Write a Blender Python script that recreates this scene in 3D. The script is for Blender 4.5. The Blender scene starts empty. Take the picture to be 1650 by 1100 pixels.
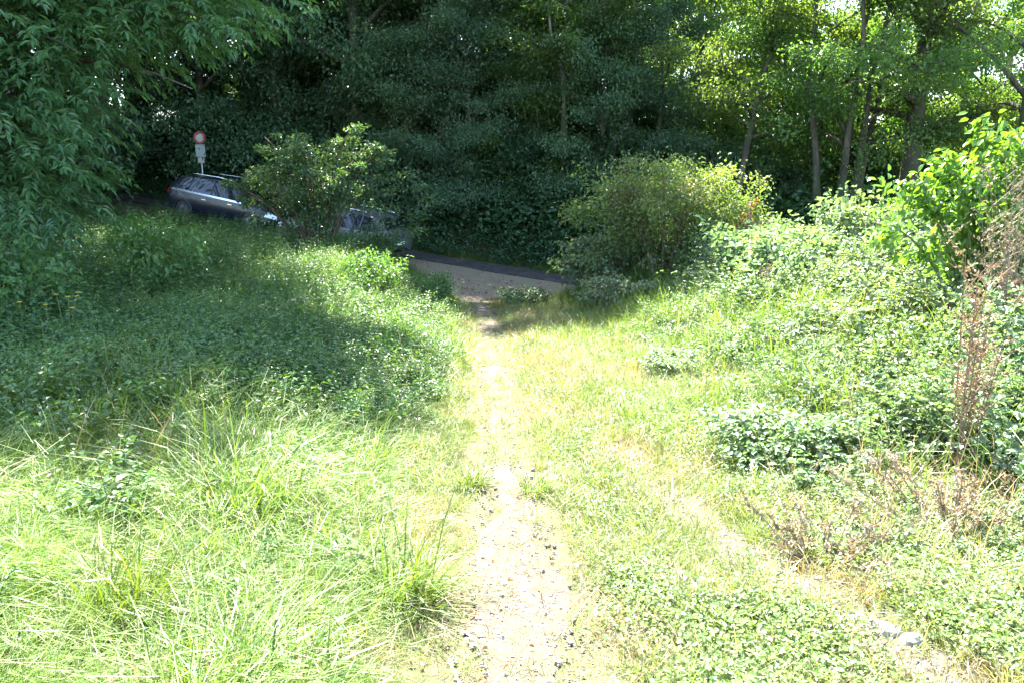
import bpy, math, random
import numpy as np
from mathutils import Vector, Matrix, Euler

SC = bpy.context.scene
COL = SC.collection
rng = np.random.default_rng(11)
R = math.radians

# ------------------------------------------------------------------ camera
CAM_Z, PITCH, FPX = 1.6, R(11.0), 1283.0
cam_d = bpy.data.cameras.new('camera')
cam_d.sensor_width = 36.0
cam_d.lens = 28.0
cam_d.clip_start = 0.05
cam_d.clip_end = 3000.0
cam = bpy.data.objects.new('camera', cam_d)
COL.objects.link(cam)
cam.location = (0, 0, CAM_Z)
cam.rotation_euler = (R(90) - PITCH, 0, 0)
SC.camera = cam

# ------------------------------------------------------------------ sky, sun, exposure
SUN_EL, SUN_AZ = R(53), R(9)          # azimuth measured from straight ahead towards the left
world = bpy.data.worlds.new("World")
SC.world = world
world.use_nodes = True
wn = world.node_tree
bg = wn.nodes['Background']
sky = wn.nodes.new('ShaderNodeTexSky')
sky.sky_type = 'NISHITA'
sky.sun_disc = False
sky.sun_elevation = SUN_EL
sky.sun_rotation = -SUN_AZ
sky.air_density = 1.0
sky.dust_density = 1.0
wn.links.new(sky.outputs[0], bg.inputs[0])
bg.inputs[1].default_value = 0.095
sd = bpy.data.lights.new('sun', 'SUN')
sd.energy = 5.0
sd.angle = R(0.5)
sd.color = (1.0, 0.95, 0.86)
sun = bpy.data.objects.new('sun', sd)
COL.objects.link(sun)
to_sun = Vector((-math.sin(SUN_AZ) * math.cos(SUN_EL), math.cos(SUN_AZ) * math.cos(SUN_EL), math.sin(SUN_EL)))
sun.rotation_euler = to_sun.to_track_quat('Z', 'Y').to_euler()
SC.view_settings.view_transform = 'Standard'
SC.view_settings.look = 'None'
SC.view_settings.gamma = 1.0
SC.view_settings.use_curve_mapping = False
SC.view_settings.exposure = 3.5
SC.cycles.max_bounces = 5
SC.cycles.diffuse_bounces = 3
SC.cycles.glossy_bounces = 2
SC.cycles.transmission_bounces = 5
SC.cycles.transparent_max_bounces = 4
SC.cycles.sample_clamp_indirect = 6.0

# ------------------------------------------------------------------ helpers
def at(px, py, Y):
    """world point that stands Y metres ahead in the direction of a photo pixel (1650 x 1100)"""
    u, v = (px - 825) / FPX, (550 - py) / FPX
    cp, sp = math.cos(PITCH), math.sin(PITCH)
    t = Y / (cp + v * sp)
    return np.array([u * t, Y, CAM_Z + (-sp + v * cp) * t])

def sstep(a, b, x):
    t = np.clip((x - a) / (b - a), 0, 1)
    return t * t * (3 - 2 * t)

def nrm(a):
    return a / np.maximum(np.linalg.norm(a, axis=-1, keepdims=True), 1e-9)

_G = np.random.default_rng(5).random((256, 256))
def vnoise(x, y, s=1.0):
    """smooth value noise 0..1 (vectorised)"""
    x = np.asarray(x, float) / s + 57.3
    y = np.asarray(y, float) / s + 91.7
    xi, yi = np.floor(x).astype(int), np.floor(y).astype(int)
    fx, fy = x - xi, y - yi
    fx, fy = fx * fx * (3 - 2 * fx), fy * fy * (3 - 2 * fy)
    g = lambda a, b: _G[a % 256, b % 256]
    return (g(xi, yi) * (1 - fx) + g(xi + 1, yi) * fx) * (1 - fy) + (g(xi, yi + 1) * (1 - fx) + g(xi + 1, yi + 1) * fx) * fy

def new_mesh(name, V, quads=None, tris=None, mats=(), smooth=False, attrs=None, mat_idx=None):
    V = np.asarray(V, np.float32)
    fl, st, tot = [], [], 0
    if quads is not None and len(quads):
        q = np.asarray(quads, np.int32)
        fl.append(q.ravel()); st.append(np.arange(len(q)) * 4); tot = len(q) * 4
    if tris is not None and len(tris):
        t = np.asarray(tris, np.int32)
        fl.append(t.ravel()); st.append(tot + np.arange(len(t)) * 3)
    fl = np.concatenate(fl); st = np.concatenate(st)
    me = bpy.data.meshes.new(name)
    me.vertices.add(len(V)); me.vertices.foreach_set('co', V.ravel())
    me.loops.add(len(fl)); me.loops.foreach_set('vertex_index', fl.astype(np.int32))
    me.polygons.add(len(st)); me.polygons.foreach_set('loop_start', st.astype(np.int32))
    if mat_idx is not None:
        me.polygons.foreach_set('material_index', np.asarray(mat_idx, np.int32))
    me.update(calc_edges=True)
    me.polygons.foreach_set('use_smooth', np.full(len(st), smooth, bool))
    for k, a in (attrs or {}).items():
        at_ = me.attributes.new(k, 'FLOAT', 'POINT')
        at_.data.foreach_set('value', np.asarray(a, np.float32))
    for m in mats:
        me.materials.append(m)
    return me

class MB:
    """collects geometry for one mesh"""
    def __init__(s):
        s.V, s.Q, s.T, s.A, s.n = [], [], [], [], 0
    def add(s, V, quads=None, tris=None, tint=0.5):
        V = np.asarray(V, float)
        s.V.append(V)
        if quads is not None and len(quads): s.Q.append(np.asarray(quads, int) + s.n)
        if tris is not None and len(tris): s.T.append(np.asarray(tris, int) + s.n)
        s.A.append(np.broadcast_to(np.asarray(tint, float), (len(V),)))
        s.n += len(V)
    def mesh(s, name, mat, smooth=False):
        return new_mesh(name, np.concatenate(s.V), np.concatenate(s.Q) if s.Q else None,
                        np.concatenate(s.T) if s.T else None, (mat,), smooth, {'tint': np.concatenate(s.A)})
    def tube(s, pts, rad, n=7, tint=0.5, cap=True):
        pts = np.asarray(pts, float); k = len(pts)
        rad = np.broadcast_to(np.asarray(rad, float), (k,))
        d = nrm(np.gradient(pts, axis=0))
        ref = np.array([0.0, 0, 1]) if abs(d[0][2]) < 0.9 else np.array([1.0, 0, 0])
        a = nrm(np.cross(d, ref)); b = np.cross(d, a)
        th = np.arange(n) * 2 * math.pi / n
        V = pts[:, None] + rad[:, None, None] * (a[:, None] * np.cos(th)[None, :, None] + b[:, None] * np.sin(th)[None, :, None])
        i, j = np.meshgrid(np.arange(k - 1), np.arange(n), indexing='ij')
        q = np.stack([i * n + j, i * n + (j + 1) % n, (i + 1) * n + (j + 1) % n, (i + 1) * n + j], -1).reshape(-1, 4)
        V = V.reshape(-1, 3); t = []
        if cap:
            V = np.concatenate([V, pts[:1], pts[-1:]])
            for j in range(n):
                t += [[k * n, (j + 1) % n, j], [k * n + 1, (k - 1) * n + j, (k - 1) * n + (j + 1) % n]]
        s.add(V, q, t, tint)
    def leaves(s, P, d, nr, L, W, tint, shape='oval', fold=0.18, droop=0.15):
        N = len(P)
        d = nrm(d); side = nrm(np.cross(d, nr)); up = np.cross(side, d)
        L = np.broadcast_to(np.asarray(L, float), (N,))[:, None]; W = np.broadcast_to(np.asarray(W, float), (N,))[:, None]
        tip = P + d * L - up * droop * L
        if shape == 'oval':
            m1, m2 = P + d * L * .33, P + d * L * .7 - up * droop * .4 * L
            f = up * W * fold
            V = np.stack([P, m1 + side * W * .5 + f, m2 + side * W * .4 + f, tip, m2 - side * W * .4 + f, m1 - side * W * .5 + f], 1).reshape(-1, 3)
            b = np.arange(N)[:, None] * 6
            q = np.concatenate([b + np.array([[0, 1, 2, 3]]), b + np.array([[0, 3, 4, 5]])])
            s.add(V, q, None, np.repeat(tint, 6))
        else:
            m1 = P + d * L * .45
            f = up * W * fold
            V = np.stack([P, m1 + side * W * .5 + f, tip, m1 - side * W * .5 + f], 1).reshape(-1, 3)
            b = np.arange(N)[:, None] * 4
            t = np.concatenate([b + np.array([[0, 1, 2]]), b + np.array([[0, 2, 3]])])
            s.add(V, None, t, np.repeat(tint, 4))
    def box(s, c, h, tint=.5):
        c, h = np.asarray(c, float), np.asarray(h, float)
        V = np.array([[x, y, z] for x in (-1, 1) for y in (-1, 1) for z in (-1, 1)]) * h + c
        s.add(V, [[0, 1, 3, 2], [4, 6, 7, 5], [0, 4, 5, 1], [2, 3, 7, 6], [0, 2, 6, 4], [1, 5, 7, 3]], None, tint)

def link(name, me, parent=None, loc=None):
    o = bpy.data.objects.new(name, me)
    COL.objects.link(o)
    if parent is not None: o.parent = parent
    if loc is not None: o.location = loc
    return o
def tag(o, label=None, cat=None, group=None, kind=None):
    if label: o['label'] = label
    if cat: o['category'] = cat
    if group: o['group'] = group
    if kind: o['kind'] = kind
    return o
def thing(name, loc, label, cat, group=None, rz=0, sc=1.0):
    o = link(name, None, None, loc)
    o.rotation_euler = (0, 0, rz); o.scale = (sc, sc, sc)
    return tag(o, label, cat, group)
def copy_thing(src, loc, rz, sc, label, group=None, szf=1.0):
    r = src.copy(); COL.objects.link(r)
    r.location = loc; r.rotation_euler = (0, 0, rz); r.scale = (sc, sc, sc * szf)
    r['label'] = label
    if group: r['group'] = group
    elif 'group' in r: del r['group']
    for ch in src.children:
        c = ch.copy(); COL.objects.link(c); c.parent = r
    return r

# ------------------------------------------------------------------ materials
def mat_new(name):
    m = bpy.data.materials.new(name); m.use_nodes = True
    nt = m.node_tree; nt.nodes.clear()
    out = nt.nodes.new('ShaderNodeOutputMaterial')
    return m, nt, out
def mixc(nt, fac, a, b, blend='MIX'):
    n = nt.nodes.new('ShaderNodeMix'); n.data_type = 'RGBA'; n.blend_type = blend
    for sock, v in ((n.inputs[0], fac), (n.inputs[6], a), (n.inputs[7], b)):
        if hasattr(v, 'links') or isinstance(v, bpy.types.NodeSocket): nt.links.new(v, sock)
        elif isinstance(v, (tuple, list)): sock.default_value = (*v, 1)
        else: sock.default_value = v
    return n.outputs[2]
def noise(nt, scale, detail=3, rough=.6, vec=None):
    n = nt.nodes.new('ShaderNodeTexNoise'); n.inputs['Scale'].default_value = scale
    n.inputs['Detail'].default_value = detail; n.inputs['Roughness'].default_value = rough
    if vec is None:
        g = nt.nodes.new('ShaderNodeNewGeometry'); vec = g.outputs['Position']
    nt.links.new(vec, n.inputs['Vector'])
    return n.outputs['Fac']
def remap(nt, val, a, b, c=0., d=1.):
    n = nt.nodes.new('ShaderNodeMapRange'); n.interpolation_type = 'SMOOTHSTEP'
    nt.links.new(val, n.inputs[0])
    for i, v in enumerate((a, b, c, d)): n.inputs[i + 1].default_value = v
    return n.outputs[0]

def leaf_mat(name, c1, c2, trans=.4, rough=.38, tcol=(1.5, 1.35, .45), alt=None, altpos=(.55, .7), spec=.5, patch=.35):
    """leaf: glossy skin + light shining through; colour varies leaf by leaf, plant by plant and in patches"""
    m, nt, out = mat_new(name)
    a = nt.nodes.new('ShaderNodeAttribute'); a.attribute_name = 'tint'
    col = mixc(nt, a.outputs['Fac'], c1, c2)
    oi = nt.nodes.new('ShaderNodeObjectInfo')
    if alt is not None:
        f = remap(nt, noise(nt, patch, 4, .65), *altpos)
        mm = nt.nodes.new('ShaderNodeMath'); mm.operation = 'MULTIPLY_ADD'; mm.use_clamp = True
        nt.links.new(oi.outputs['Random'], mm.inputs[0]); mm.inputs[1].default_value = .35
        sub = nt.nodes.new('ShaderNodeMath'); sub.operation = 'SUBTRACT'; nt.links.new(f, sub.inputs[0]); sub.inputs[1].default_value = .17
        nt.links.new(sub.outputs[0], mm.inputs[2])
        col = mixc(nt, mm.outputs[0], col, alt)
    hv = nt.nodes.new('ShaderNodeHueSaturation')
    nt.links.new(col, hv.inputs['Color'])
    nt.links.new(remap(nt, oi.outputs['Random'], 0, 1, .488, .512), hv.inputs['Hue'])
    nt.links.new(remap(nt, oi.outputs['Random'], 0, 1, .8, 1.2), hv.inputs['Value'])
    col = hv.outputs[0]
    b = nt.nodes.new('ShaderNodeBsdfPrincipled')
    nt.links.new(col, b.inputs['Base Color'])
    b.inputs['Roughness'].default_value = rough
    b.inputs['Specular IOR Level'].default_value = spec
    t = nt.nodes.new('ShaderNodeBsdfTranslucent')
    nt.links.new(mixc(nt, 1.0, col, tcol, 'MULTIPLY'), t.inputs['Color'])
    mx = nt.nodes.new('ShaderNodeMixShader'); mx.inputs[0].default_value = trans
    nt.links.new(b.outputs[0], mx.inputs[1]); nt.links.new(t.outputs[0], mx.inputs[2])
    nt.links.new(mx.outputs[0], out.inputs[0])
    return m

def rough_mat(name, c1, c2, scale=6, rough=.85, bump=.4, c3=None, bscale=None, stretch=None, spec=.3):
    m, nt, out = mat_new(name)
    vec = None
    if stretch:
        g = nt.nodes.new('ShaderNodeNewGeometry'); mp = nt.nodes.new('ShaderNodeMapping')
        mp.inputs['Scale'].default_value = stretch
        nt.links.new(g.outputs['Position'], mp.inputs['Vector']); vec = mp.outputs[0]
    f = remap(nt, noise(nt, scale, 6, .7, vec), .35, .65)
    col = mixc(nt, f, c1, c2)
    if c3 is not None:
        col = mixc(nt, remap(nt, noise(nt, scale * .17, 4, .6), .45, .62), col, c3)
    b = nt.nodes.new('ShaderNodeBsdfPrincipled')
    nt.links.new(col, b.inputs['Base Color']); b.inputs['Roughness'].default_value = rough
    b.inputs['Specular IOR Level'].default_value = spec
    bp = nt.nodes.new('ShaderNodeBump'); bp.inputs['Strength'].default_value = bump; bp.inputs['Distance'].default_value = .03
    nt.links.new(noise(nt, bscale or scale * 3, 5, .7, vec), bp.inputs['Height'])
    nt.links.new(bp.outputs[0], b.inputs['Normal'])
    nt.links.new(b.outputs[0], out.inputs[0])
    return m
def gloss_mat(name, col, rough=.3, metal=0., coat=0., spec=.5, var=.1):
    m, nt, out = mat_new(name)
    b = nt.nodes.new('ShaderNodeBsdfPrincipled')
    dark = tuple(c * (1 - var) for c in col); lite = tuple(min(1, c * (1 + var)) for c in col)
    nt.links.new(mixc(nt, noise(nt, 5, 4), dark, lite), b.inputs['Base Color'])
    b.inputs['Roughness'].default_value = rough; b.inputs['Metallic'].default_value = metal
    b.inputs['Coat Weight'].default_value = coat; b.inputs['Coat Roughness'].default_value = .05
    b.inputs['Specular IOR Level'].default_value = spec
    nt.links.new(b.outputs[0], out.inputs[0])
    return m

M = {}
M['grass'] = leaf_mat('grass_blade', (.052, .135, .014), (.14, .21, .028), .42, .5, (1.35, 1.25, .5), (.25, .24, .1), (.6, .78))
M['short_grass'] = leaf_mat('short_grass_blade', (.085, .155, .035), (.165, .2, .06), .4, .45, (1.35, 1.25, .5), (.22, .185, .10), (.47, .62), patch=.9)
M['straw'] = leaf_mat('dry_straw', (.22, .185, .11), (.34, .29, .19), .35, .6, (1.2, 1.0, .6))
M['weed'] = leaf_mat('weed_leaf', (.045, .115, .035), (.09, .17, .05), .38, .46, (1.5, 1.4, .4), (.13, .19, .055), (.55, .75))
M['clover'] = leaf_mat('clover_leaf', (.08, .16, .04), (.16, .23, .07), .36, .4, (1.4, 1.3, .45), (.17, .2, .07), (.55, .75))
M['bramble'] = leaf_mat('bramble_leaf', (.085, .155, .068), (.17, .23, .118), .36, .42, (1.25, 1.35, .6), (.17, .205, .105), (.5, .7), spec=.5)
M['ivy'] = leaf_mat('ivy_leaf', (.02, .06, .022), (.05, .1, .03), .2, .4, (1.3, 1.4, .4))
M['tree_dark'] = leaf_mat('dark_tree_leaf', (.042, .1, .05), (.078, .142, .064), .4, .38, (1.7, 1.7, .5))
M['tree_blue'] = leaf_mat('bluish_tree_leaf', (.05, .112, .06), (.088, .155, .074), .3, .38, (1.5, 1.6, .6))
M['tree_mid'] = leaf_mat('mid_tree_leaf', (.06, .125, .036), (.105, .17, .052), .52, .4, (1.5, 1.55, .45))
M['tree_yellow'] = leaf_mat('yellow_tree_leaf', (.075, .145, .032), (.13, .2, .052), .6, .4, (1.55, 1.5, .45))
M['walnut'] = leaf_mat('drooping_leaflet', (.045, .12, .048), (.09, .17, .065), .38, .36, (1.5, 1.5, .45))
M['hazel'] = leaf_mat('hazel_leaf', (.055, .125, .06), (.1, .175, .08), .36, .34, (1.5, 1.5, .45))
M['fine_bush'] = leaf_mat('fine_bush_leaf', (.085, .16, .05), (.16, .225, .08), .5, .42, (1.4, 1.35, .5), (.14, .15, .065), (.5, .7), patch=1.0)
M['sapling'] = leaf_mat('bright_sapling_leaf', (.08, .18, .03), (.15, .26, .045), .42, .32, (1.35, 1.45, .4), spec=.6)
M['red_leaf'] = leaf_mat('reddened_leaf', (.13, .055, .035), (.22, .13, .06), .4, .45, (1.4, 1.0, .6))
M['dead'] = leaf_mat('dead_weed', (.18, .145, .09), (.34, .29, .19), .25, .7, (1.2, 1.0, .7))
M['rusty'] = leaf_mat('rusty_dead_weed', (.17, .105, .06), (.33, .23, .135), .2, .7, (1.2, 1.0, .7))
M['dead_leaf'] = leaf_mat('fallen_leaf', (.16, .09, .045), (.3, .2, .1), .2, .7, (1.2, 1.0, .7))
M['petal'] = leaf_mat('yellow_petal', (.75, .45, .02), (.85, .6, .03), .3, .5, (1.1, 1.0, .6))
M['stem'] = leaf_mat('green_stem', (.08, .12, .03), (.13, .15, .05), .15, .5, (1.2, 1.2, .5))
M['twig'] = rough_mat('brown_twig', (.10, .065, .045), (.19, .13, .09), 20, .8, .3)
M['bark'] = rough_mat('grey_brown_bark', (.045, .038, .03), (.11, .095, .075), 5, .9, .9, (.05, .065, .03), 14, (1, 1, .25))
M['bark_pale'] = rough_mat('pale_bark', (.16, .145, .115), (.27, .25, .2), 5, .9, .7, (.1, .11, .06), 14, (1, 1, .3))
M['dirt'] = rough_mat('trodden_dirt', (.085, .068, .05), (.18, .15, .112), 14, .95, 1.0, (.13, .112, .07), 60)
M['gravel'] = rough_mat('gravelly_earth', (.14, .10, .062), (.27, .205, .14), 12, .95, .7, (.2, .17, .1), 40)
M['asphalt'] = rough_mat('old_asphalt', (.022, .0215, .021), (.045, .043, .041), 18, .9, .6, (.07, .06, .048), 60)
M['stone'] = rough_mat('pale_stone', (.17, .165, .155), (.36, .35, .33), 22, .8, .6, None, 30)
M['pebble'] = rough_mat('pebble_stone', (.10, .088, .075), (.25, .225, .195), 8, .85, .3)

def ground_mat():
    m, nt, out = mat_new('woodland_soil')
    f1 = remap(nt, noise(nt, 4, 6, .7), .35, .65)
    col = mixc(nt, f1, (.055, .048, .025), (.10, .085, .045))
    a = nt.nodes.new('ShaderNodeAttribute'); a.attribute_name = 'thatch'
    th = mixc(nt, remap(nt, noise(nt, 16, 5, .7), .35, .65), (.05, .06, .025), (.10, .09, .05))
    mul = nt.nodes.new('ShaderNodeMath'); mul.operation = 'MULTIPLY'
    nt.links.new(a.outputs['Fac'], mul.inputs[0]); nt.links.new(remap(nt, noise(nt, 2.5, 5, .7), .25, .6, .3, 1), mul.inputs[1])
    col = mixc(nt, mul.outputs[0], col, th)
    b = nt.nodes.new('ShaderNodeBsdfPrincipled'); nt.links.new(col, b.inputs['Base Color']); b.inputs['Roughness'].default_value = .95
    b.inputs['Specular IOR Level'].default_value = .2
    bp = nt.nodes.new('ShaderNodeBump'); bp.inputs['Strength'].default_value = .7; bp.inputs['Distance'].default_value = .03
    nt.links.new(noise(nt, 35, 5, .7), bp.inputs['Height']); nt.links.new(bp.outputs[0], b.inputs['Normal'])
    nt.links.new(b.outputs[0], out.inputs[0])
    return m
M['ground'] = ground_mat()

# ------------------------------------------------------------------ terrain
def xpath(Y):
    return np.interp(Y, [0, 2.7, 4, 5.3, 7, 10.8, 14.5, 17.5, 20, 22, 24], [.02, .02, .02, -.04, -.14, -.26, -.40, -.62, -.95, -1.25, -1.6])
def path_hw(Y):
    return np.interp(Y, [0, 3, 4.5, 5.5, 6.2, 7, 9, 11, 15, 19, 23], [.24, .23, .19, .16, .10, .1, .14, .18, .19, .24, .5])
def xrut(Y):
    return np.interp(Y, [0, 2.9, 4.4, 6, 8, 12], [1.9, 1.5, 1.18, .95, .8, .5])
ROAD = np.array([(-60, 46, 9.0), (-40, 40.5, 5.2), (-20, 33.9, 1.75), (-10.9, 30.2, .33), (-3.9, 26.7, -.70), (.8, 24.2, -1.2), (6, 21.8, -1.8), (14, 19.4, -2.7), (30, 16.5, -4.0), (60, 13, -6)])
def road_near(X, Y):
    """distance to the road's centre line, signed + on the far side, and the road's level there"""
    X, Y = np.asarray(X, float), np.asarray(Y, float)
    best = np.full(X.shape, 1e9); z = np.zeros(X.shape); sg = np.zeros(X.shape)
    for a, b in zip(ROAD[:-1], ROAD[1:]):
        d = b[:2] - a[:2]; L2 = d @ d
        t = np.clip(((X - a[0]) * d[0] + (Y - a[1]) * d[1]) / L2, 0, 1)
        ex, ey = X - a[0] - t * d[0], Y - a[1] - t * d[1]
        ds = np.hypot(ex, ey); k = ds < best
        best = np.where(k, ds, best); z = np.where(k, a[2] + t * (b[2] - a[2]), z)
        sg = np.where(k, np.sign(ey), sg)
    return best * sg, z
def HT(X, Y):
    X, Y = np.broadcast_arrays(np.asarray(X, float), np.asarray(Y, float))
    zp = np.interp(Y, [-60, -10, 0, 5, 10, 14, 18, 22, 30], [5, .9, 0, -.4, -.8, -1.05, -1.2, -1.25, -1.2])
    zl = np.interp(Y, [-60, -10, 0, 4, 8, 14, 20, 26, 30, 40], [5, 1, .05, -.2, -.2, -.2, -.1, .1, .3, 1.2])
    zr = np.interp(Y, [-60, -10, 0, 4, 8, 14, 20], [5, 1, .05, -.25, -.2, -.05, .1])
    d = X - xpath(Y)
    wl = sstep(.35, 3.4, -d) * np.interp(Y, [0, 3, 8], [.4, .7, 1]); wr = sstep(1.4, 6.5, d)
    near = zp * (1 - wl - wr) + zl * wl + zr * wr
    near = near + (vnoise(X, Y, 2.3) - .5) * .16 * (1 - np.exp(-(d / .9) ** 2)) + (vnoise(X, Y, .6) - .5) * .05
    sg, rz = road_near(X, Y)
    far = .25 + .035 * (Y - 25) + np.clip(-X - 4, 0, 40) * .16 + (vnoise(X, Y, 4) - .5) * .5
    far = np.minimum(far, 7.0 + 0 * far)
    base = near + (far - near) * sstep(-1, 1, sg)
    wroad = 1 - sstep(1.9, 4.6, np.abs(sg))
    h = base * (1 - wroad) + rz * wroad
    return h * (1 - sstep(90, 260, np.hypot(X, Y))) 
def H1(x, y): return float(HT(np.array([x]), np.array([y]))[0])

def spaced(lo, hi, fine, steps):
    return np.unique(np.concatenate(steps))
xs = np.unique(np.round(np.concatenate([np.arange(-6, 6, .1), np.arange(-20, 20, .4), np.arange(-60, 61, 2.5), np.array([-900, -500, -300, -200, -140, -100, -80, 80, 100, 140, 200, 300, 500, 900])]), 3))
ys = np.unique(np.round(np.concatenate([np.arange(0, 12, .1), np.arange(-4, 40, .3), np.arange(-20, 81, 2.5), np.array([-300, -150, -60, -40, 100, 130, 180, 260, 400, 600, 900])]), 3))
gx, gy = np.meshgrid(xs, ys, indexing='xy')
gz = HT(gx, gy)
nx, ny = len(xs), len(ys)
i, j = np.meshgrid(np.arange(ny - 1), np.arange(nx - 1), indexing='ij')
gq = np.stack([i * nx + j, i * nx + j + 1, (i + 1) * nx + j + 1, (i + 1) * nx + j], -1).reshape(-1, 4)
dd = gx - xpath(gy)
thatch = (sstep(-1.3, -.2, dd) * (1 - sstep(1.6, 4.5, dd)) * (1 - sstep(17, 21, gy))).ravel()
gme = new_mesh('ground', np.stack([gx, gy, gz], -1).reshape(-1, 3), gq, None, (M['ground'],), True, {'thatch': thatch})
tag(link('ground', gme), kind='structure')

def strip(name, centre, dirn, hw, mat, lift, na=9, edge_drop=.05, wob=.0):
    """ribbon that follows the terrain; centre (k,2), half width (k,) left/right"""
    k = len(centre)
    nl = np.stack([-dirn[:, 1], dirn[:, 0]], -1)
    s = np.linspace(-1, 1, na)
    hwl, hwr = hw
    off = np.where(s[None] < 0, s[None] * hwr[:, None], s[None] * hwl[:, None])
    P = centre[:, None] + nl[:, None] * off[..., None]
    Z = HT(P[..., 0], P[..., 1]) + lift - edge_drop * (np.abs(s)[None] > .98)
    V = np.concatenate([P, Z[..., None]], -1).reshape(-1, 3)
    i, j = np.meshgrid(np.arange(k - 1), np.arange(na - 1), indexing='ij')
    q = np.stack([i * na + j, (i + 1) * na + j, (i + 1) * na + j + 1, i * na + j + 1], -1).reshape(-1, 4)
    q = q[:, ::-1]
    return tag(link(name, new_mesh(name, V, q, None, (mat,), True)), kind='structure')
py_ = np.arange(-1.5, 22.6, .08)
pc = np.stack([xpath(py_), py_], -1)
pw = path_hw(py_) * np.interp(py_, [0, 5, 6, 13, 15], [.9, .9, .6, .6, .9])
pc[:, 0] += .10 * (vnoise(py_, py_ * 0 + 20, .8) - .5)
strip('footpath', pc, np.tile([0., 1.], (len(py_), 1)), (pw * (.4 + 1.2 * vnoise(py_, py_ * 0, .4)), pw * (.4 + 1.2 * vnoise(py_, py_ * 0 + 9, .33))), M['dirt'], .012, 9, .03)
ry_ = np.arange(-.5, 6.6, .08)
strip('wheel_rut', np.stack([xrut(ry_) + .04 * (vnoise(ry_, ry_ * 0 + 3, .5) - .5), ry_], -1), np.tile([0., 1.], (len(ry_), 1)),
      (.11 + .14 * vnoise(ry_, ry_ * 0 + 4, .4), .11 + .14 * vnoise(ry_, ry_ * 0 + 5, .4)), M['dirt'], .010, 7, .03)
# road: asphalt on the far side, gravelly apron on the near side
seg = np.linalg.norm(np.diff(ROAD[:, :2], axis=0), axis=1); cum = np.concatenate([[0], np.cumsum(seg)])
sv = np.arange(0, cum[-1], .4)
rc = np.stack([np.interp(sv, cum, ROAD[:, k]) for k in (0, 1)], -1)
ker = np.ones(9) / 9
for k in (0, 1): rc[4:-4, k] = np.convolve(rc[:, k], ker, 'valid')
rd = nrm(np.gradient(rc, axis=0))
w1 = np.full(len(sv), 1.75) + .12 * (vnoise(sv, sv * 0, 1.5) - .5); w0 = np.full(len(sv), .1) + .6 * (vnoise(sv, sv * 0 + 5, 1.2) - .5)
strip('road', rc, rd, (w1, w0), M['asphalt'], .05, 9, .09)
ka = (rc[:, 0] > -7) & (rc[:, 0] < 4)
ap = np.interp(rc[ka, 0], [-7, -3.8, -2.5, .3, 2, 4], [1.2, 1.6, 4.4, 5.8, 4.0, 1.2]) + .7 * (vnoise(sv[ka], sv[ka] * 0 + 2, .9) - .5)
strip('gravel_verge', rc[ka], rd[ka], (np.full(ka.sum(), .6), ap), M['gravel'], .025, 15, .06)

# ------------------------------------------------------------------ scatter ("stuff" objects made of instances)
TEMPL = {}
def template(coll, name, me):
    c = TEMPL.get(coll)
    if c is None:
        c = TEMPL[coll] = bpy.data.collections.new(coll)
    o = bpy.data.objects.new(name, me); c.objects.link(o)
    return o
def scatter(name, P, rot, scl, coll, label, cat):
    n = len(P); c = TEMPL[coll]; k = len(c.objects)
    me = bpy.data.meshes.new(name)
    me.vertices.add(n); me.vertices.foreach_set('co', np.asarray(P, np.float32).ravel())
    a = me.attributes.new('rot', 'FLOAT_VECTOR', 'POINT'); a.data.foreach_set('vector', np.asarray(rot, np.float32).ravel())
    a = me.attributes.new('scl', 'FLOAT', 'POINT'); a.data.foreach_set('value', np.asarray(scl, np.float32))
    a = me.attributes.new('idx', 'INT', 'POINT'); a.data.foreach_set('value', rng.integers(0, k, n).astype(np.int32))
    o = link(name, me)
    g = bpy.data.node_groups.new(name, 'GeometryNodeTree')
    g.interface.new_socket('Geometry', in_out='INPUT', socket_type='NodeSocketGeometry')
    g.interface.new_socket('Geometry', in_out='OUTPUT', socket_type='NodeSocketGeometry')
    N = g.nodes.new
    gi, go, ip = N('NodeGroupInput'), N('NodeGroupOutput'), N('GeometryNodeInstanceOnPoints')
    ci = N('GeometryNodeCollectionInfo'); ci.inputs['Collection'].default_value = c
    ci.inputs['Separate Children'].default_value = True; ci.inputs['Reset Children'].default_value = True
    def na(nm, t):
        x = N('GeometryNodeInputNamedAttribute'); x.data_type = t; x.inputs['Name'].default_value = nm
        return [s for s in x.outputs if s.enabled][0]
    er = N('FunctionNodeEulerToRotation')
    L = g.links.new
    L(gi.outputs[0], ip.inputs['Points']); L(ci.outputs[0], ip.inputs['Instance'])
    ip.inputs['Pick Instance'].default_value = True
    L(na('idx', 'INT'), ip.inputs['Instance Index'])
    L(na('rot', 'FLOAT_VECTOR'), er.inputs[0]); L(er.outputs[0], ip.inputs['Rotation'])
    L(na('scl', 'FLOAT'), ip.inputs['Scale'])
    L(ip.outputs[0], go.inputs[0])
    md = o.modifiers.new('scatter', 'NODES'); md.node_group = g
    return tag(o, label, cat, None, 'stuff')
def sample(n, x0, x1, y0, y1, dens):
    X = rng.uniform(x0, x1, n); Y = rng.uniform(y0, y1, n)
    k = rng.random(n) < dens(X, Y)
    return X[k], Y[k]
def pts(X, Y, dz=0.): return np.stack([X, Y, HT(X, Y) + dz], -1)
def rots(n, tilt=.15, az=None, spread=math.pi):
    r = rng.normal(0, tilt, (n, 3))
    r[:, 2] = rng.uniform(-math.pi, math.pi, n) if az is None else az + rng.normal(0, spread, n)
    return r

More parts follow.
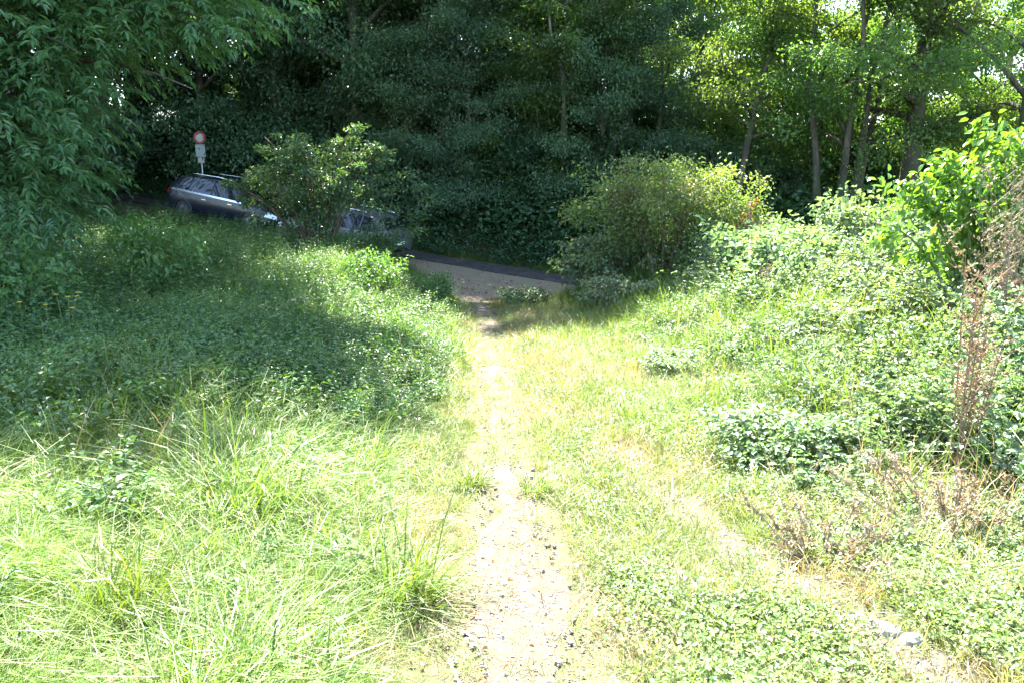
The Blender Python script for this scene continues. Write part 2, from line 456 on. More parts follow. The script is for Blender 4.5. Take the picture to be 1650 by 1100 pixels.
def blades(mb, n, h, spread, lean, curve, w, hv=.35, tint=(0, 1), leanx=.0):
    """n bent grass blades"""
    r = spread * np.sqrt(rng.random(n)); th = rng.uniform(0, 2 * math.pi, n)
    B = np.stack([r * np.cos(th), r * np.sin(th), np.full(n, -.02)], -1)
    az = th + rng.normal(0, .9, n)
    az = np.where(rng.random(n) < leanx, rng.normal(0, .6, n), az)
    L = h * (1 + hv * rng.normal(0, 1, n)).clip(.35, 1.8)
    a0 = np.abs(rng.normal(lean, lean * .6, n)); cv = np.abs(rng.normal(curve, curve * .4, n))
    k = 5; t = np.linspace(0, 1, k)
    ang = a0[:, None] + cv[:, None] * t[None] ** 1.3
    ds = L[:, None] / (k - 1)
    hx = np.concatenate([np.zeros((n, 1)), np.cumsum(np.sin(ang[:, :-1]) * ds, 1)], 1)
    hz = np.concatenate([np.zeros((n, 1)), np.cumsum(np.cos(ang[:, :-1]) * ds, 1)], 1)
    dirx, diry = np.cos(az), np.sin(az)
    Pm = B[:, None] + np.stack([hx * dirx[:, None], hx * diry[:, None], hz], -1)
    sa = az + math.pi / 2 + rng.normal(0, .5, n)
    ww = w * (.7 + .6 * rng.random(n))[:, None] * np.array([.8, 1, .9, .6, .04])[None] * .5
    S = np.stack([np.cos(sa), np.sin(sa), np.zeros(n)], -1)[:, None] * ww[..., None]
    V = np.stack([Pm - S, Pm + S], 2).reshape(-1, 3)
    b = (np.arange(n) * 2 * k)[:, None, None]; i = (np.arange(k - 1) * 2)[None, :, None]
    q = (b + i + np.array([0, 1, 3, 2])[None, None]).reshape(-1, 4)
    tn = np.repeat(rng.uniform(*tint, n), 2 * k)
    mb.add(V, q, None, tn)

for v in range(5):
    m = MB(); blades(m, 60, .32 + .045 * v, .12, .45, 2.2, .0038, .4, (0, 1), .45)
    template('long_tufts', 'long_tuft', m.mesh('long_tuft', M['grass']))
for v in range(2):
    m = MB(); blades(m, 30, .40, .12, .5, 2.0, .0085, .35, (0, .7), .45); blades(m, 14, .2, .12, .9, 1.2, .004, .4, (.8, 1))
    template('long_tufts', 'long_tuft', m.mesh('long_tuft', M['grass']))
for v in range(4):
    m = MB(); blades(m, 34, .36, .16, .45, 1.2, .008, .35, (0, 1), .3)
    template('mid_tufts', 'mid_tuft', m.mesh('mid_tuft', M['grass']))
for v in range(4):
    m = MB(); blades(m, 32, .10 + .02 * v, .085, .6, .9, .004, .4, (0, 1))
    template('short_tufts', 'short_tuft', m.mesh('short_tuft', M['short_grass']))
for v in range(3):
    m = MB(); blades(m, 16, .2, .12, 1.0, .5, .0035, .4, (0, 1))
    template('straw_tufts', 'straw_tuft', m.mesh('straw_tuft', M['straw']))

def weed_plant(mb, nst, h, leafL, leafW, npair, spread, stem_mb=None, shape='oval', lean=.3, tri=False):
    """stalks with leaf pairs"""
    for s_ in range(nst):
        az = rng.uniform(0, 2 * math.pi); r0 = spread * rng.random() ** .5
        b = np.array([r0 * math.cos(az), r0 * math.sin(az), 0]); hh = h * rng.uniform(.6, 1.15)
        ld = np.array([math.cos(az), math.sin(az), 0]) * lean * rng.uniform(.3, 1.5)
        t = np.linspace(0, 1, 6)[:, None]
        P = b + np.array([0, 0, hh]) * t + ld * hh * t ** 2
        P[:, 2] -= .35 * np.linalg.norm(ld) * hh * t[:, 0] ** 2
        mb.tube(P, np.linspace(.004, .0015, 6), 3, .2, False)
        tt = np.linspace(.2, 1, npair); C = np.stack([np.interp(tt, t[:, 0], P[:, k]) for k in range(3)], -1)
        n = 2 * npair; C = np.repeat(C, 2, 0)
        a = np.repeat(np.arange(npair) * 1.57 + rng.random() * 3, 2) + np.tile([0, math.pi], npair) + rng.normal(0, .35, n)
        sz = np.repeat(np.interp(tt, [0, .5, 1], [.8, 1.1, .55]), 2) * rng.uniform(.7, 1.2, n)
        d = np.stack([np.cos(a), np.sin(a), rng.normal(.05, .3, n)], -1)
        nr = np.stack([rng.normal(0, .35, n), rng.normal(0, .35, n), np.ones(n)], -1)
        if tri:
            pet = C + d * leafL * .6 * sz[:, None]
            for da in (-1.0, 0, 1.0):
                d2 = np.stack([np.cos(a + da), np.sin(a + da), d[:, 2] - .1], -1)
                mb.leaves(pet, d2, nr, leafL * sz * (1 if da == 0 else .85), leafW * sz, rng.random(n), shape)
        else:
            mb.leaves(C + d * .01, d, nr, leafL * sz, leafW * sz, rng.random(n), shape)
for v in range(4):
    m = MB(); weed_plant(m, 5, .5 + .1 * v, .085, .045, 7, .14)
    template('weeds', 'weed', m.mesh('weed', M['weed']))
for v in range(5):
    m = MB(); weed_plant(m, 5, .42 + .05 * v, .062, .046, 6, .2, lean=.9, tri=True)
    template('brambles', 'bramble', m.mesh('bramble', M['bramble']))
for v in range(4):
    m = MB()
    n = 44; a = rng.uniform(0, 2 * math.pi, n); r = .15 * np.sqrt(rng.random(n))
    P = np.stack([r * np.cos(a), r * np.sin(a), rng.uniform(.01, .075, n)], -1)
    a2 = rng.uniform(0, 2 * math.pi, n)
    m.leaves(P, np.stack([np.cos(a2), np.sin(a2), rng.normal(.1, .25, n)], -1), np.stack([rng.normal(0, .3, n), rng.normal(0, .3, n), np.ones(n)], -1), rng.uniform(.012, .026, n), rng.uniform(.01, .02, n), rng.random(n))
    template('clovers', 'clover', m.mesh('clover', M['clover']))
for v in range(3):
    m = MB(); n = 60
    P = np.stack([rng.normal(0, .22, n), rng.normal(0, .22, n), rng.uniform(.02, .32, n)], -1); a2 = rng.uniform(0, 2 * math.pi, n)
    m.leaves(P, np.stack([np.cos(a2), np.sin(a2), rng.normal(-.3, .3, n)], -1), np.stack([rng.normal(0, .5, n), -.5 + rng.normal(0, .5, n), np.ones(n)], -1), rng.uniform(.06, .1, n), rng.uniform(.05, .08, n), rng.random(n))
    template('ivies', 'ivy', m.mesh('ivy', M['ivy']))
def blob(mb, r, n=7, k=5, sq=(1, 1, .6), jag=.25, c=(0, 0, 0)):
    th = np.linspace(0, math.pi, k); ph = np.arange(n) * 2 * math.pi / n
    T, Ph = np.meshgrid(th, ph, indexing='ij')
    rr = r * (1 + jag * rng.normal(0, 1, T.shape)).clip(.5, 1.5); rr[0] = rr[0].mean(); rr[-1] = rr[-1].mean()
    V = np.stack([rr * np.sin(T) * np.cos(Ph) * sq[0], rr * np.sin(T) * np.sin(Ph) * sq[1], rr * np.cos(T) * sq[2]], -1).reshape(-1, 3) + np.asarray(c)
    i, j = np.meshgrid(np.arange(k - 1), np.arange(n), indexing='ij')
    q = np.stack([i * n + j, (i + 1) * n + j, (i + 1) * n + (j + 1) % n, i * n + (j + 1) % n], -1).reshape(-1, 4)
    mb.add(V, q, None, rng.random())
for v in range(5):
    m = MB(); blob(m, .5, 7, 5, (1, .8, .55), .15)
    template('pebbles', 'pebble', m.mesh('pebble', M['pebble']))
for v in range(4):
    m = MB(); n = 1
    m.leaves(np.zeros((1, 3)), np.array([[1., 0, .1]]), np.array([[.2, .3, 1.]]), 1.0, .6, np.array([v / 3.]), 'oval', .3, .2)
    template('fallen', 'fallen_leaf', m.mesh('fallen_leaf', M['dead_leaf']))

# ---- where each kind of ground growth stands
def thick_x(Y): return np.interp(Y, [0, 4, 6, 8, 12, 17, 20, 22, 26], [-9, -7.0, -5.6, -4.6, -4.1, -3.9, -3.3, -3.0, -3.0])
def offroad(X, Y, w=2.0):
    s, _ = road_near(X, Y)
    nearw = np.where((X > -3.4) & (X < 2.2), np.interp(X, [-3.4, -2.4, -.6, .3, 2.2], [w, 4.4, 5.2, 4.4, 3.2]), w)
    return (s > w) | (s < -nearw)
def bramble_rise(X, Y):
    return sstep(2.0, 5.0, X - xpath(Y) + .35 * (Y - 10) / 10)
def d_long(X, Y):
    d = X - xpath(Y)
    den = sstep(path_hw(Y) + .2, path_hw(Y) + .75, -d) * (X > thick_x(Y) - .8)
    return den * np.clip(2.6 / np.maximum(Y, 1.3), .16, 1) * offroad(X, Y) * (1 - .75 * sstep(6.0, 8.5, Y + 2.2 * (vnoise(X, Y, 1.1) - .5)) ) * (.45 + .55 * (vnoise(X, Y, .55) > .36))
X, Y = sample(26000, -9, 0, 1.2, 21.5, d_long)
hs = np.interp(Y, [1, 4, 10, 20], [.95, .95, .85, .8]) * (.5 + .8 * vnoise(X, Y, .7)) * np.interp(xpath(Y) - X, [.3, .9, 2], [.5, .85, 1.05])
scatter('long_grass', pts(X, Y), rots(len(X), .12, .2, .9), hs * rng.uniform(.8, 1.2, len(X)), 'long_tufts', 'lush long green grass arching over on the bank left of the path', 'grass')
def d_mid(X, Y):
    d = X - xpath(Y)
    right = sstep(path_hw(Y) + .3, path_hw(Y) + 1.2, d) * sstep(4.5, 8, Y) * (X < 8)
    left = .3 * sstep(.3, .8, -d) * sstep(8, 11, Y) * (X > thick_x(Y) - 1)
    return np.maximum(right * .75, left) * offroad(X, Y) * (.35 + .65 * (vnoise(X, Y, 1.3) > .4))
X, Y = sample(20000, -7, 8, 4.5, 21.5, d_mid)
scatter('bank_grass', pts(X, Y, .38 * bramble_rise(X, Y) * rng.random(len(X))), rots(len(X), .15), rng.uniform(.5, 1.15, len(X)) * np.where(X > xpath(Y), np.interp(X - xpath(Y), [1.5, 3], [.55, 1.15]), 1), 'mid_tufts', 'tousled mid height grass further down the slope beside the path', 'grass')
def d_short(X, Y):
    d = np.abs(X - xpath(Y)); hw = path_hw(Y)
    inn = np.where(X > xpath(Y), sstep(hw * .9, hw + .25, d), sstep(hw * .9, hw + .2, d))
    rut = 1 - .8 * np.exp(-((X - xrut(Y)) / .16) ** 2) * (Y < 6.5)
    reach = np.where(X > xpath(Y), 1 - .85 * sstep(2.0, 3.4, d), 1 - sstep(.7, 1.2, d))
    return (inn * rut * reach + .05 + np.interp(Y, [4.5, 6, 13, 15], [.4, 1, 1, .2]) * (vnoise(X, Y, .45) > np.interp(Y, [4.5, 6], [.56, .33])) * (d < hw)) * np.clip(4.5 / np.maximum(Y, 1.5), .2, 1) * offroad(X, Y)
X, Y = sample(40000, -2.4, 3.6, 1.3, 21, d_short)
scatter('short_grass', pts(X, Y), rots(len(X), .2), rng.uniform(.5, 1.2, len(X)) * np.interp(Y, [2, 8, 16], [.8, 1.15, 1.7]) * np.interp(np.abs(X - xpath(Y)) - path_hw(Y), [0, .5], [.55, 1]), 'short_tufts', 'short sun bleached trodden grass along the footpath and track', 'grass')
def d_straw(X, Y):
    d = X - xpath(Y)
    a = (np.abs(d) < 1.2) * .35 + (d < -.5) * (Y < 9) * .14 * (vnoise(X, Y, .6) > .5) + sstep(1.6, 2.6, d) * .8 * (vnoise(X, Y, .8) > .42)
    return a * np.clip(4 / np.maximum(Y, 1.5), .2, 1) * offroad(X, Y)
X, Y = sample(18000, -5, 8, 1.3, 16, d_straw)
scatter('dry_grass', pts(X, Y), rots(len(X), .3), rng.uniform(.5, 1.3, len(X)) * np.interp(X - xpath(Y), [-1.5, -.4, 0, 1.5, 3], [1.8, .7, .7, 1, 1.7]), 'straw_tufts', 'pale dry straw lying among the green on the track', 'dry grass')
def d_clover(X, Y):
    d = X - xpath(Y)
    c = np.maximum(sstep(.35, .75, d) * (1 - sstep(.0, .25, X - xrut(Y) + .3)) * sstep(.25, .75, vnoise(X, Y, .55) + .25 * (Y < 4)),
                   sstep(.2, .45, X - xrut(Y)) * (1 - sstep(2.5, 3.5, d)))
    return c * np.clip(3.6 / np.maximum(Y, 1.5), .15, 1) * (Y < 9) * (.25 + .75 * vnoise(X, Y, .3))
X, Y = sample(16000, .2, 4.5, 1.4, 9, d_clover)
scatter('clover_cover', pts(X, Y), rots(len(X), .12), rng.uniform(.7, 1.4, len(X)), 'clovers', 'low clover like ground cover right of the footpath', 'ground cover')
for v in range(4):
    m = MB(); weed_plant(m, 6, .26 + .05 * v, .055, .03, 6, .16, lean=.5)
    n = 26; a = rng.uniform(0, 6.28, n); r = .16 * np.sqrt(rng.random(n)); a2 = rng.uniform(0, 6.28, n)
    m.leaves(np.stack([r * np.cos(a), r * np.sin(a), rng.uniform(.05, .2, n)], -1), np.stack([np.cos(a2), np.sin(a2), rng.normal(.1, .3, n)], -1), np.stack([rng.normal(0, .4, n), rng.normal(0, .4, n), np.ones(n)], -1), rng.uniform(.025, .085, n), rng.uniform(.015, .045, n), rng.random(n))
    template('low_weeds', 'low_weed', m.mesh('low_weed', M['weed']))
def d_low(X, Y):
    d = xpath(Y) - X
    far = sstep(.45, .9, d) * sstep(5.5, 8.0, Y + 2.2 * (vnoise(X, Y, 1.1) - .5)) * (X > thick_x(Y) - .7)
    near = .16 * sstep(.7, 1.2, d) * (vnoise(X, Y, .5) > .5)
    return np.maximum(far, near) * np.clip(7 / np.maximum(Y, 1.5), .45, 1) * offroad(X, Y)
X, Y = sample(13000, -8, 0, 1.6, 21.5, d_low)
scatter('bank_weeds', pts(X, Y, .12 * rng.random(len(X))), rots(len(X), .15), rng.uniform(.5, 1.25, len(X)) * np.interp(xpath(Y) - X, [.4, 1.2], [.6, 1]), 'low_weeds', 'low leafy weeds carpeting the mound left of the footpath', 'weeds')
def d_weed(X, Y):
    lx = thick_x(Y)
    left = sstep(0, .9, lx - X) * (Y > 5) * (Y < 29)
    crest = .4 * (X < xpath(Y) - .8) * (Y > 12) * (vnoise(X, Y, 1.1) > .45)
    grass = .16 * (X < xpath(Y) - .9) * (Y > 3) * (vnoise(X, Y, .8) > .55)
    return np.maximum(np.maximum(left, crest), grass) * offroad(X, Y, 1.7)
X, Y = sample(9000, -20, 0, 3, 29, d_weed)
k = (X > -1.0 * Y * .72 - 1.5)
X, Y = X[k], Y[k]
scatter('weed_thicket', pts(X, Y), rots(len(X), .15), rng.uniform(.5, 1.2, len(X)) * np.interp(thick_x(Y) - X, [-.5, .5, 3], [.6, .9, 1.1]) * np.interp(Y, [14, 20], [1, .75]), 'weeds', 'dark leafy weeds and nettles in the shade of the left trees', 'weeds')
def d_bram(X, Y):
    e = X - xpath(Y)
    low = sstep(.5, 1.2, X - xrut(Y) - np.interp(Y, [3, 5, 9, 16, 19], [.35, .1, .5, 1.0, .6]))
    pat = .12 + .88 * sstep(.38, .56, vnoise(X, Y, 1.2) + .22 * bramble_rise(X, Y))
    return (np.hypot(X - 2.75, Y - 4.75) > .55) * low * pat * np.clip(6 / np.maximum(Y, 2), .3, 1) * offroad(X, Y, 2.0)
X, Y = sample(15000, .8, 14, 2.4, 20, d_bram)
k = X < .74 * Y + 1.6
X, Y = X[k], Y[k]
hb = bramble_rise(X, Y)
scatter('bramble_tangle', pts(X, Y, rng.random(len(X)) ** .7 * hb * (.1 + .62 * vnoise(X, Y, 1.15))), rots(len(X), .35), rng.choice([.5, .7, .9, 1.25], len(X)) * rng.uniform(.8, 1.15, len(X)) * (.6 + .5 * hb), 'brambles', 'sprawling pale green brambles covering the slope right of the track', 'brambles')
def d_ivy(X, Y):
    s, _ = road_near(X, Y)
    return (s > 1.75) * (1 - sstep(6, 11, s)) * (.2 + .8 * (vnoise(X, Y, 1.4) > .35))
X, Y = sample(15000, -18, 16, 20, 44, d_ivy)
s_, _ = road_near(X, Y)
scatter('ivy_undergrowth', pts(X, Y, .1 * rng.random(len(X))), rots(len(X), .3), rng.uniform(.5, 1.3, len(X)) * np.interp(s_, [1.7, 2.6, 5], [.5, 1.2, 2.4]), 'ivies', 'dark ivy and undergrowth on the bank behind the road', 'undergrowth')
def d_verge(X, Y):
    s, _ = road_near(X, Y)
    return ((s > 1.7) & (s < 2.5)) * 1.0
X, Y = sample(9000, -12, 6, 20, 34, d_verge)
scatter('verge_grass', pts(X, Y), rots(len(X), .2), rng.uniform(.4, .9, len(X)), 'mid_tufts', 'narrow strip of green grass along the far edge of the road', 'grass')
def d_peb(X, Y):
    d = np.abs(X - xpath(Y)); hw = path_hw(Y)
    return np.maximum((1 - sstep(hw * .8, hw * 1.5, d)), (np.abs(X - xrut(Y)) < .22) * .6 * (Y < 6)) * np.clip(3 / np.maximum(Y, 1.5), .1, 1)
X, Y = sample(60000, -.8, 2.2, 1.4, 12, d_peb)
scatter('path_pebbles', pts(X, Y, .012), rots(len(X), .4), rng.gamma(1.6, .0055, len(X)).clip(.004, .038), 'pebbles', 'small stones and grit scattered over the bare footpath', 'pebbles')
X, Y = sample(16000, -1.2, 2.6, 1.4, 13, lambda x, y: np.clip(3 / y, .1, 1) * (.05 + .06 * (np.abs(x - xpath(y)) < .5)))
X2, Y2 = sample(2600, -4, 4, 19, 29, lambda x, y: 1.0 * ~offroad(x, y, 1.8) * (.15 + vnoise(x, y, .8) ** 2))
X, Y = np.concatenate([X, X2]), np.concatenate([Y, Y2])
scatter('fallen_leaves', pts(X, Y, .025), rots(len(X), .5), rng.uniform(.015, .04, len(X)) * np.where(Y > 18, 2.2, 1), 'fallen', 'brown fallen leaves and twigs littering the path', 'leaf litter')

# ------------------------------------------------------------------ trees
def bez(p0, p1, p2, n):
    t = np.linspace(0, 1, n)[:, None]
    return (1 - t) ** 2 * np.asarray(p0) + 2 * t * (1 - t) * np.asarray(p1) + t * t * np.asarray(p2)
def clump_leaves(mb, C, cr, n, L, W, axis_xy=(0, 0), shape='diamond', flat=.6, dn=-.35, lum=None):
    """n leaves spread over clumps C (k,3) with radii cr (k,)"""
    k = len(C); i = rng.integers(0, k, n)
    g = rng.normal(0, 1, (n, 3)); g = g / np.maximum(np.linalg.norm(g, axis=1, keepdims=True), 1e-6) * (rng.random((n, 1)) ** .45)
    off = g * np.asarray(cr)[i][:, None] * np.array([1, 1, flat])
    off *= (.55 + .75 * rng.random((n, 1)))
    P = C[i] + off
    out = P.copy(); out[:, 0] -= axis_xy[0]; out[:, 1] -= axis_xy[1]; out[:, 2] = 0
    d = nrm(out) * .5 + nrm(off) * .15 + rng.normal(0, .6, (n, 3)); d[:, 2] += dn
    nr = np.stack([rng.normal(0, .55, n), rng.normal(0, .55, n), np.ones(n)], -1)
    ct = rng.random(k)
    mb.leaves(P, d, nr, L * rng.uniform(.65, 1.25, n), W * rng.uniform(.7, 1.2, n), np.clip(.55 * ct[i] + .45 * rng.random(n), 0, 1), shape)
def gen_tree(name, H, tr, cb, cr, nl, L, W, n, clr, bark, leaf, lean=(0, 0), wob=.25, stems=1, ivy=False, shape='diamond', limb_up=(15, 60), low=0):
    tm, lm = MB(), MB(); C, CR = [], []
    for s_ in range(stems):
        ph = s_ * 2.4; b = np.array([.45 * math.cos(ph), .3 * math.sin(ph), 0]) * (stems > 1)
        t = np.linspace(0, 1, 9); ht = H * .88 * (1 - .12 * s_ / max(1, stems))
        P = np.stack([b[0] * (1 + 2.2 * t) + lean[0] * t ** 1.4 + wob * (vnoise(t * 3, t * 0 + s_ * 7 + H, .5) - .5) * 2 * t, b[1] * (1 + 2.2 * t) + lean[1] * t ** 1.4 + wob * (vnoise(t * 3, t * 0 + s_ * 5 + 3 + H, .5) - .5) * 2 * t, -.4 + (ht + .4) * t], -1)
        rad = tr * (1 - .82 * t) * (1 + .5 * np.exp(-t * 14)) / (1 if stems == 1 else 1.25)
        tm.tube(P, rad, 9, .5)
        if ivy:
            m_ = 2600; tt = rng.random(m_) ** 1.2 * .7
            c = np.stack([np.interp(tt, t, P[:, k]) for k in range(3)], -1); a = rng.uniform(0, 6.28, m_)
            o = np.stack([np.cos(a), np.sin(a), np.zeros(m_)], -1)
            lm.leaves(c + o * (tr * 1.0 + .25 * rng.random((m_, 1))), o + np.array([0, 0, -.8]) + rng.normal(0, .3, (m_, 3)), o + np.array([0, 0, .6]), .12, .1, rng.random(m_) * .3, shape)
        nn = nl if stems == 1 else max(4, nl // stems)
        for q in range(nn):
            f = (q + rng.random() * .7) / nn
            h = cb + (ht * .97 - cb) * f; tz = (h + .4) / (ht + .4)
            o = np.array([np.interp(tz, t, P[:, k]) for k in range(3)])
            az = q * 2.4 + rng.normal(0, .35) + s_ * 1.3
            ln = cr * math.sqrt(max(.08, 1 - ((f - .35) / .72) ** 2)) * rng.uniform(.75, 1.15)
            up = R(np.interp(f, [0, 1], limb_up)) + rng.normal(0, .12)
            dv = np.array([math.cos(az) * math.cos(up), math.sin(az) * math.cos(up), math.sin(up)])
            e = o + dv * ln + np.array([0, 0, -.08 * ln]); mid = o + dv * ln * .5 + np.array([0, 0, .12 * ln]) + rng.normal(0, .08 * ln, 3)
            lp = bez(o, mid, e, 6); r0 = float(np.interp(tz, t, rad)) * .55
            tm.tube(lp, np.linspace(r0, .015, 6), 6, .5)
            for g_ in (2, 3, 4, 5):
                C.append(lp[g_] + rng.normal(0, .15, 3)); CR.append(clr * rng.uniform(.7, 1.15))
            for sb in range(3):
                w = rng.uniform(.35, .95); so = np.array([np.interp(w, np.linspace(0, 1, 6), lp[:, k]) for k in range(3)])
                sa = az + rng.choice([-1, 1]) * rng.uniform(.5, 1.2); sl = ln * rng.uniform(.3, .55)
                se = so + np.array([math.cos(sa) * sl, math.sin(sa) * sl, rng.normal(.15, .25) * sl])
                tm.tube(bez(so, (so + se) / 2 + [0, 0, .1 * sl], se, 4), np.linspace(max(.02, r0 * .4), .008, 4), 5, .5)
                C += [se, (so + se) / 2]; CR += [clr * rng.uniform(.6, 1.0), clr * .7]
    for q in range(low):        # leafy skirt close to the ground
        a, r_ = rng.uniform(0, 6.28), cr * rng.uniform(.2, .9)
        C.append(np.array([r_ * math.cos(a), r_ * math.sin(a), rng.uniform(.6, cb + .8)])); CR.append(clr * 1.1)
    clump_leaves(lm, np.array(C), np.array(CR), n, L, W, (0, 0), shape)
    return tm.mesh(name + '_trunk', bark, True), lm.mesh(name + '_crown', leaf)
def put_tree(name, x, y, meshes, label, cat='tree', group=None, rz=0., sc=1.0):
    o = thing(name, (x, y, H1(x, y)), label, cat, group, rz, sc)
    link('trunk', meshes[0], o); link('crown', meshes[1], o)
    return o

P_dark = gen_tree('dark', 15, .26, 1.8, 4.4, 17, .20, .125, 34000, 1.15, M['bark'], M['tree_dark'], low=26)
P_dark2 = gen_tree('dark_b', 17, .3, 1.6, 4.8, 19, .21, .13, 38000, 1.2, M['bark'], M['tree_dark'], low=32)
P_blue = gen_tree('blue', 15, .24, 1.8, 4.4, 18, .17, .09, 40000, 1.5, M['bark'], M['tree_blue'], low=30)
P_low = gen_tree('low', 7.5, .12, .8, 2.5, 17, .105, .068, 27000, .85, M['bark'], M['hazel'], wob=.3, low=24)
P_low2 = gen_tree('low_b', 6.5, .11, .7, 2.4, 15, .12, .07, 21000, .9, M['bark'], M['tree_mid'], wob=.3, low=22)
P_ivy = gen_tree('ivy', 17, .34, 2.2, 4.4, 17, .17, .1, 36000, 1.1, M['bark'], M['tree_dark'], ivy=True, low=22)
P_yel = gen_tree('yellow', 14, .22, 2.0, 4.2, 18, .15, .095, 21000, 1.05, M['bark_pale'], M['tree_yellow'], low=14)

wood = 'dark trees of the wood behind the road'
wl = 'tall dark tree in the deep shade of the wood, far behind the road'
# --- the trees one can tell apart
t_ivy = put_tree('ivy_clad_tree', -6.2, 33.0, P_ivy, 'dark tree with its thick trunk wrapped in ivy, behind the bush that hides the cars', rz=.4)
t_blue = put_tree('bluish_tree', -2.2, 33.5, P_blue, 'tree with dull bluish green foliage hanging low, behind the middle of the road', rz=1.2)
t_yel = put_tree('sunlit_tree', 7.6, 34.0, P_yel, 'pale yellow green tree lit from behind, left of the slim leaning trunk', rz=.3)
P_bare = gen_tree('bare', 14, .17, 3.6, 3.6, 13, .14, .085, 24000, 1.0, M['bark'], M['tree_mid'], wob=.35)
o = put_tree('slender_tree', 1.9, 29.6, P_bare, 'slender tree with a bare curving side branch, above the end of the footpath', rz=2.2)
mb = MB()
b0 = at(912, 330, 29.3); b1 = at(905, 100, 29.2); b2 = at(886, 20, 29.2); cc = np.array(o.location)
mb.tube(bez(at(908, 190, 29.4) - cc, at(912, 110, 29.1) - cc, at(888, 55, 29.0) - cc, 7), np.linspace(.075, .05, 7), 7)
mb.tube(bez(at(888, 55, 29.0) - cc, at(882, 20, 29.0) - cc, at(884, -60, 29.2) - cc, 6), np.linspace(.05, .02, 6), 7)
bo = link('bare_branch', mb.mesh('bare_branch', M['bark_pale'], True), o)
bo.rotation_euler = (0, 0, -2.2)
P_pale = gen_tree('pale', 16, .26, 4.5, 3.8, 14, .15, .09, 22000, 1.0, M['bark_pale'], M['tree_mid'], stems=2, wob=.2)
put_tree('pale_barked_tree', 4.0, 32.5, P_pale, 'pale barked tree forking into two stems, right of the bare curving branch', rz=.5)
P_lean = gen_tree('lean', 9, .15, 2.9, 3.0, 13, .12, .075, 12000, .9, M['bark'], M['tree_yellow'], lean=(1.6, .3), wob=.3)
put_tree('leaning_tree', 7.15, 26.2, P_lean, 'slim dark trunk leaning to the right under yellow green leaves, behind the fine leaved bush')
P_multi = gen_tree('multi', 11, .17, 2.3, 3.4, 22, .12, .075, 34000, .95, M['bark'], M['tree_mid'], stems=4, wob=.25, low=8)
put_tree('clustered_tree', 10.0, 25.2, P_multi, 'tree with a cluster of dark stems under a dense crown, between leaning and stout trunks')
P_thick = gen_tree('thick', 13, .34, 2.9, 5.2, 18, .13, .085, 30000, .95, M['bark'], M['tree_mid'], wob=.3, limb_up=(8, 55))
put_tree('spreading_tree', 12.5, 25.5, P_thick, 'stout dark trunk with wide spreading limbs, behind the bright sapling', rz=-.5)
P_slant = gen_tree('slant', 9, .13, 2.6, 2.6, 12, .12, .075, 8500, .9, M['bark'], M['tree_yellow'], lean=(1.4, .0), wob=.3)
put_tree('slanting_tree', 11.2, 26.5, P_slant, 'thin slanting stem between the clustered stems and the stout trunk')
P_edge = gen_tree('edge', 12, .24, 2.6, 3.6, 15, .12, .08, 21000, .95, M['bark'], M['tree_mid'], wob=.3)
put_tree('edge_tree', 14.3, 23.0, P_edge, 'dark tree at the right edge, its limbs reaching up towards the open sky')
copy_thing(t_yel, (17.5, 32, H1(17.5, 32)), 2.0, .9, 'yellow green tree glowing behind the stout spreading trunk, far right')
copy_thing(t_blue, (-13.5, 36.0, H1(-13.5, 36.0)), .8, 1.0, 'bluish dark tree rising behind the road sign')
copy_thing(t_blue, (3.0, 35.5, H1(3.0, 35.5)), 2.8, .8, 'dull green tree with foliage to the ground, behind the slender tree')
copy_thing(t_yel, (11.2, 36.5, H1(11.2, 36.5)), 4.0, 1.0, 'yellow green tree filling the gap behind the clustered stems')
for x, y, rz, lab in ((13.2, 31.5, 1., 'leafy tree close behind the stout spreading trunk'), (16.5, 29.0, 3., 'leafy tree in the gap right of the stout spreading trunk'), (10.3, 31.5, 5., 'leafy tree close behind the clustered stems')):
    put_tree('understorey_tree', x, y, P_low2, lab, 'tree', None, rz, 1.15)
copy_thing(t_yel, (21.5, 36, H1(21.5, 36)), 1.0, .85, 'yellow green tree seen past the right edge tree, farthest right')
t_dk = put_tree('woodland_tree', -19.0, 29.0, P_dark2, 'broad dark tree on the far left, behind the drooping branches', rz=.2)
o_sh = put_tree('bank_tree', -9.8, 15.6, gen_tree('bank', 14, .22, 6.4, 4.6, 19, .17, .11, 34000, 1.15, M['bark'], M['tree_dark'], lean=(4.4, 2.0), wob=.3), 'tall dark tree behind the drooping tree, leaning out over the left bank')
srcs = [put_tree('woodland_tree', 0.6, 37.5, P_dark, wl, 'tree', wood), put_tree('woodland_tree', -10.5, 37, P_dark2, wl, 'tree', wood, 1.1)]
srcs += [t_blue, t_ivy]
bx = [(-1.5, 41), (7.5, 44), (-9, 41.5), (-18, 41), (2.5, 42), (-24, 37), (-22, 33), (-17, 37), (-5, 39), (4.5, 38.5), (9.5, 41), (-14, 43), (-8, 45), (-2, 45), (3, 46), (-20, 46), (-26, 41), (8, 49), (-28, 31), (-12, 52), (-4, 53), (4, 54), (14, 45), (20, 42), (-20, 56), (-33, 48), (12, 58), (24, 50), (-38, 38), (29, 40), (-45, 50), (34, 55)]
for q, (x, y) in enumerate(bx):
    x += rng.normal(0, .5); y += rng.normal(0, .5)
    if x < 7: copy_thing(srcs[q % 4], (x, y, H1(x, y)), rng.uniform(0, 6.28), rng.uniform(.85, 1.15), wl, wood)['category'] = 'tree'
    else: copy_thing(t_yel, (x + 2, y + 4, H1(x + 2, y + 4)), rng.uniform(0, 6.28), rng.uniform(.8, 1.1), 'pale green sunlit tree deep in the wood, behind the trees of the right hand edge', 'pale trees deep in the wood on the right')
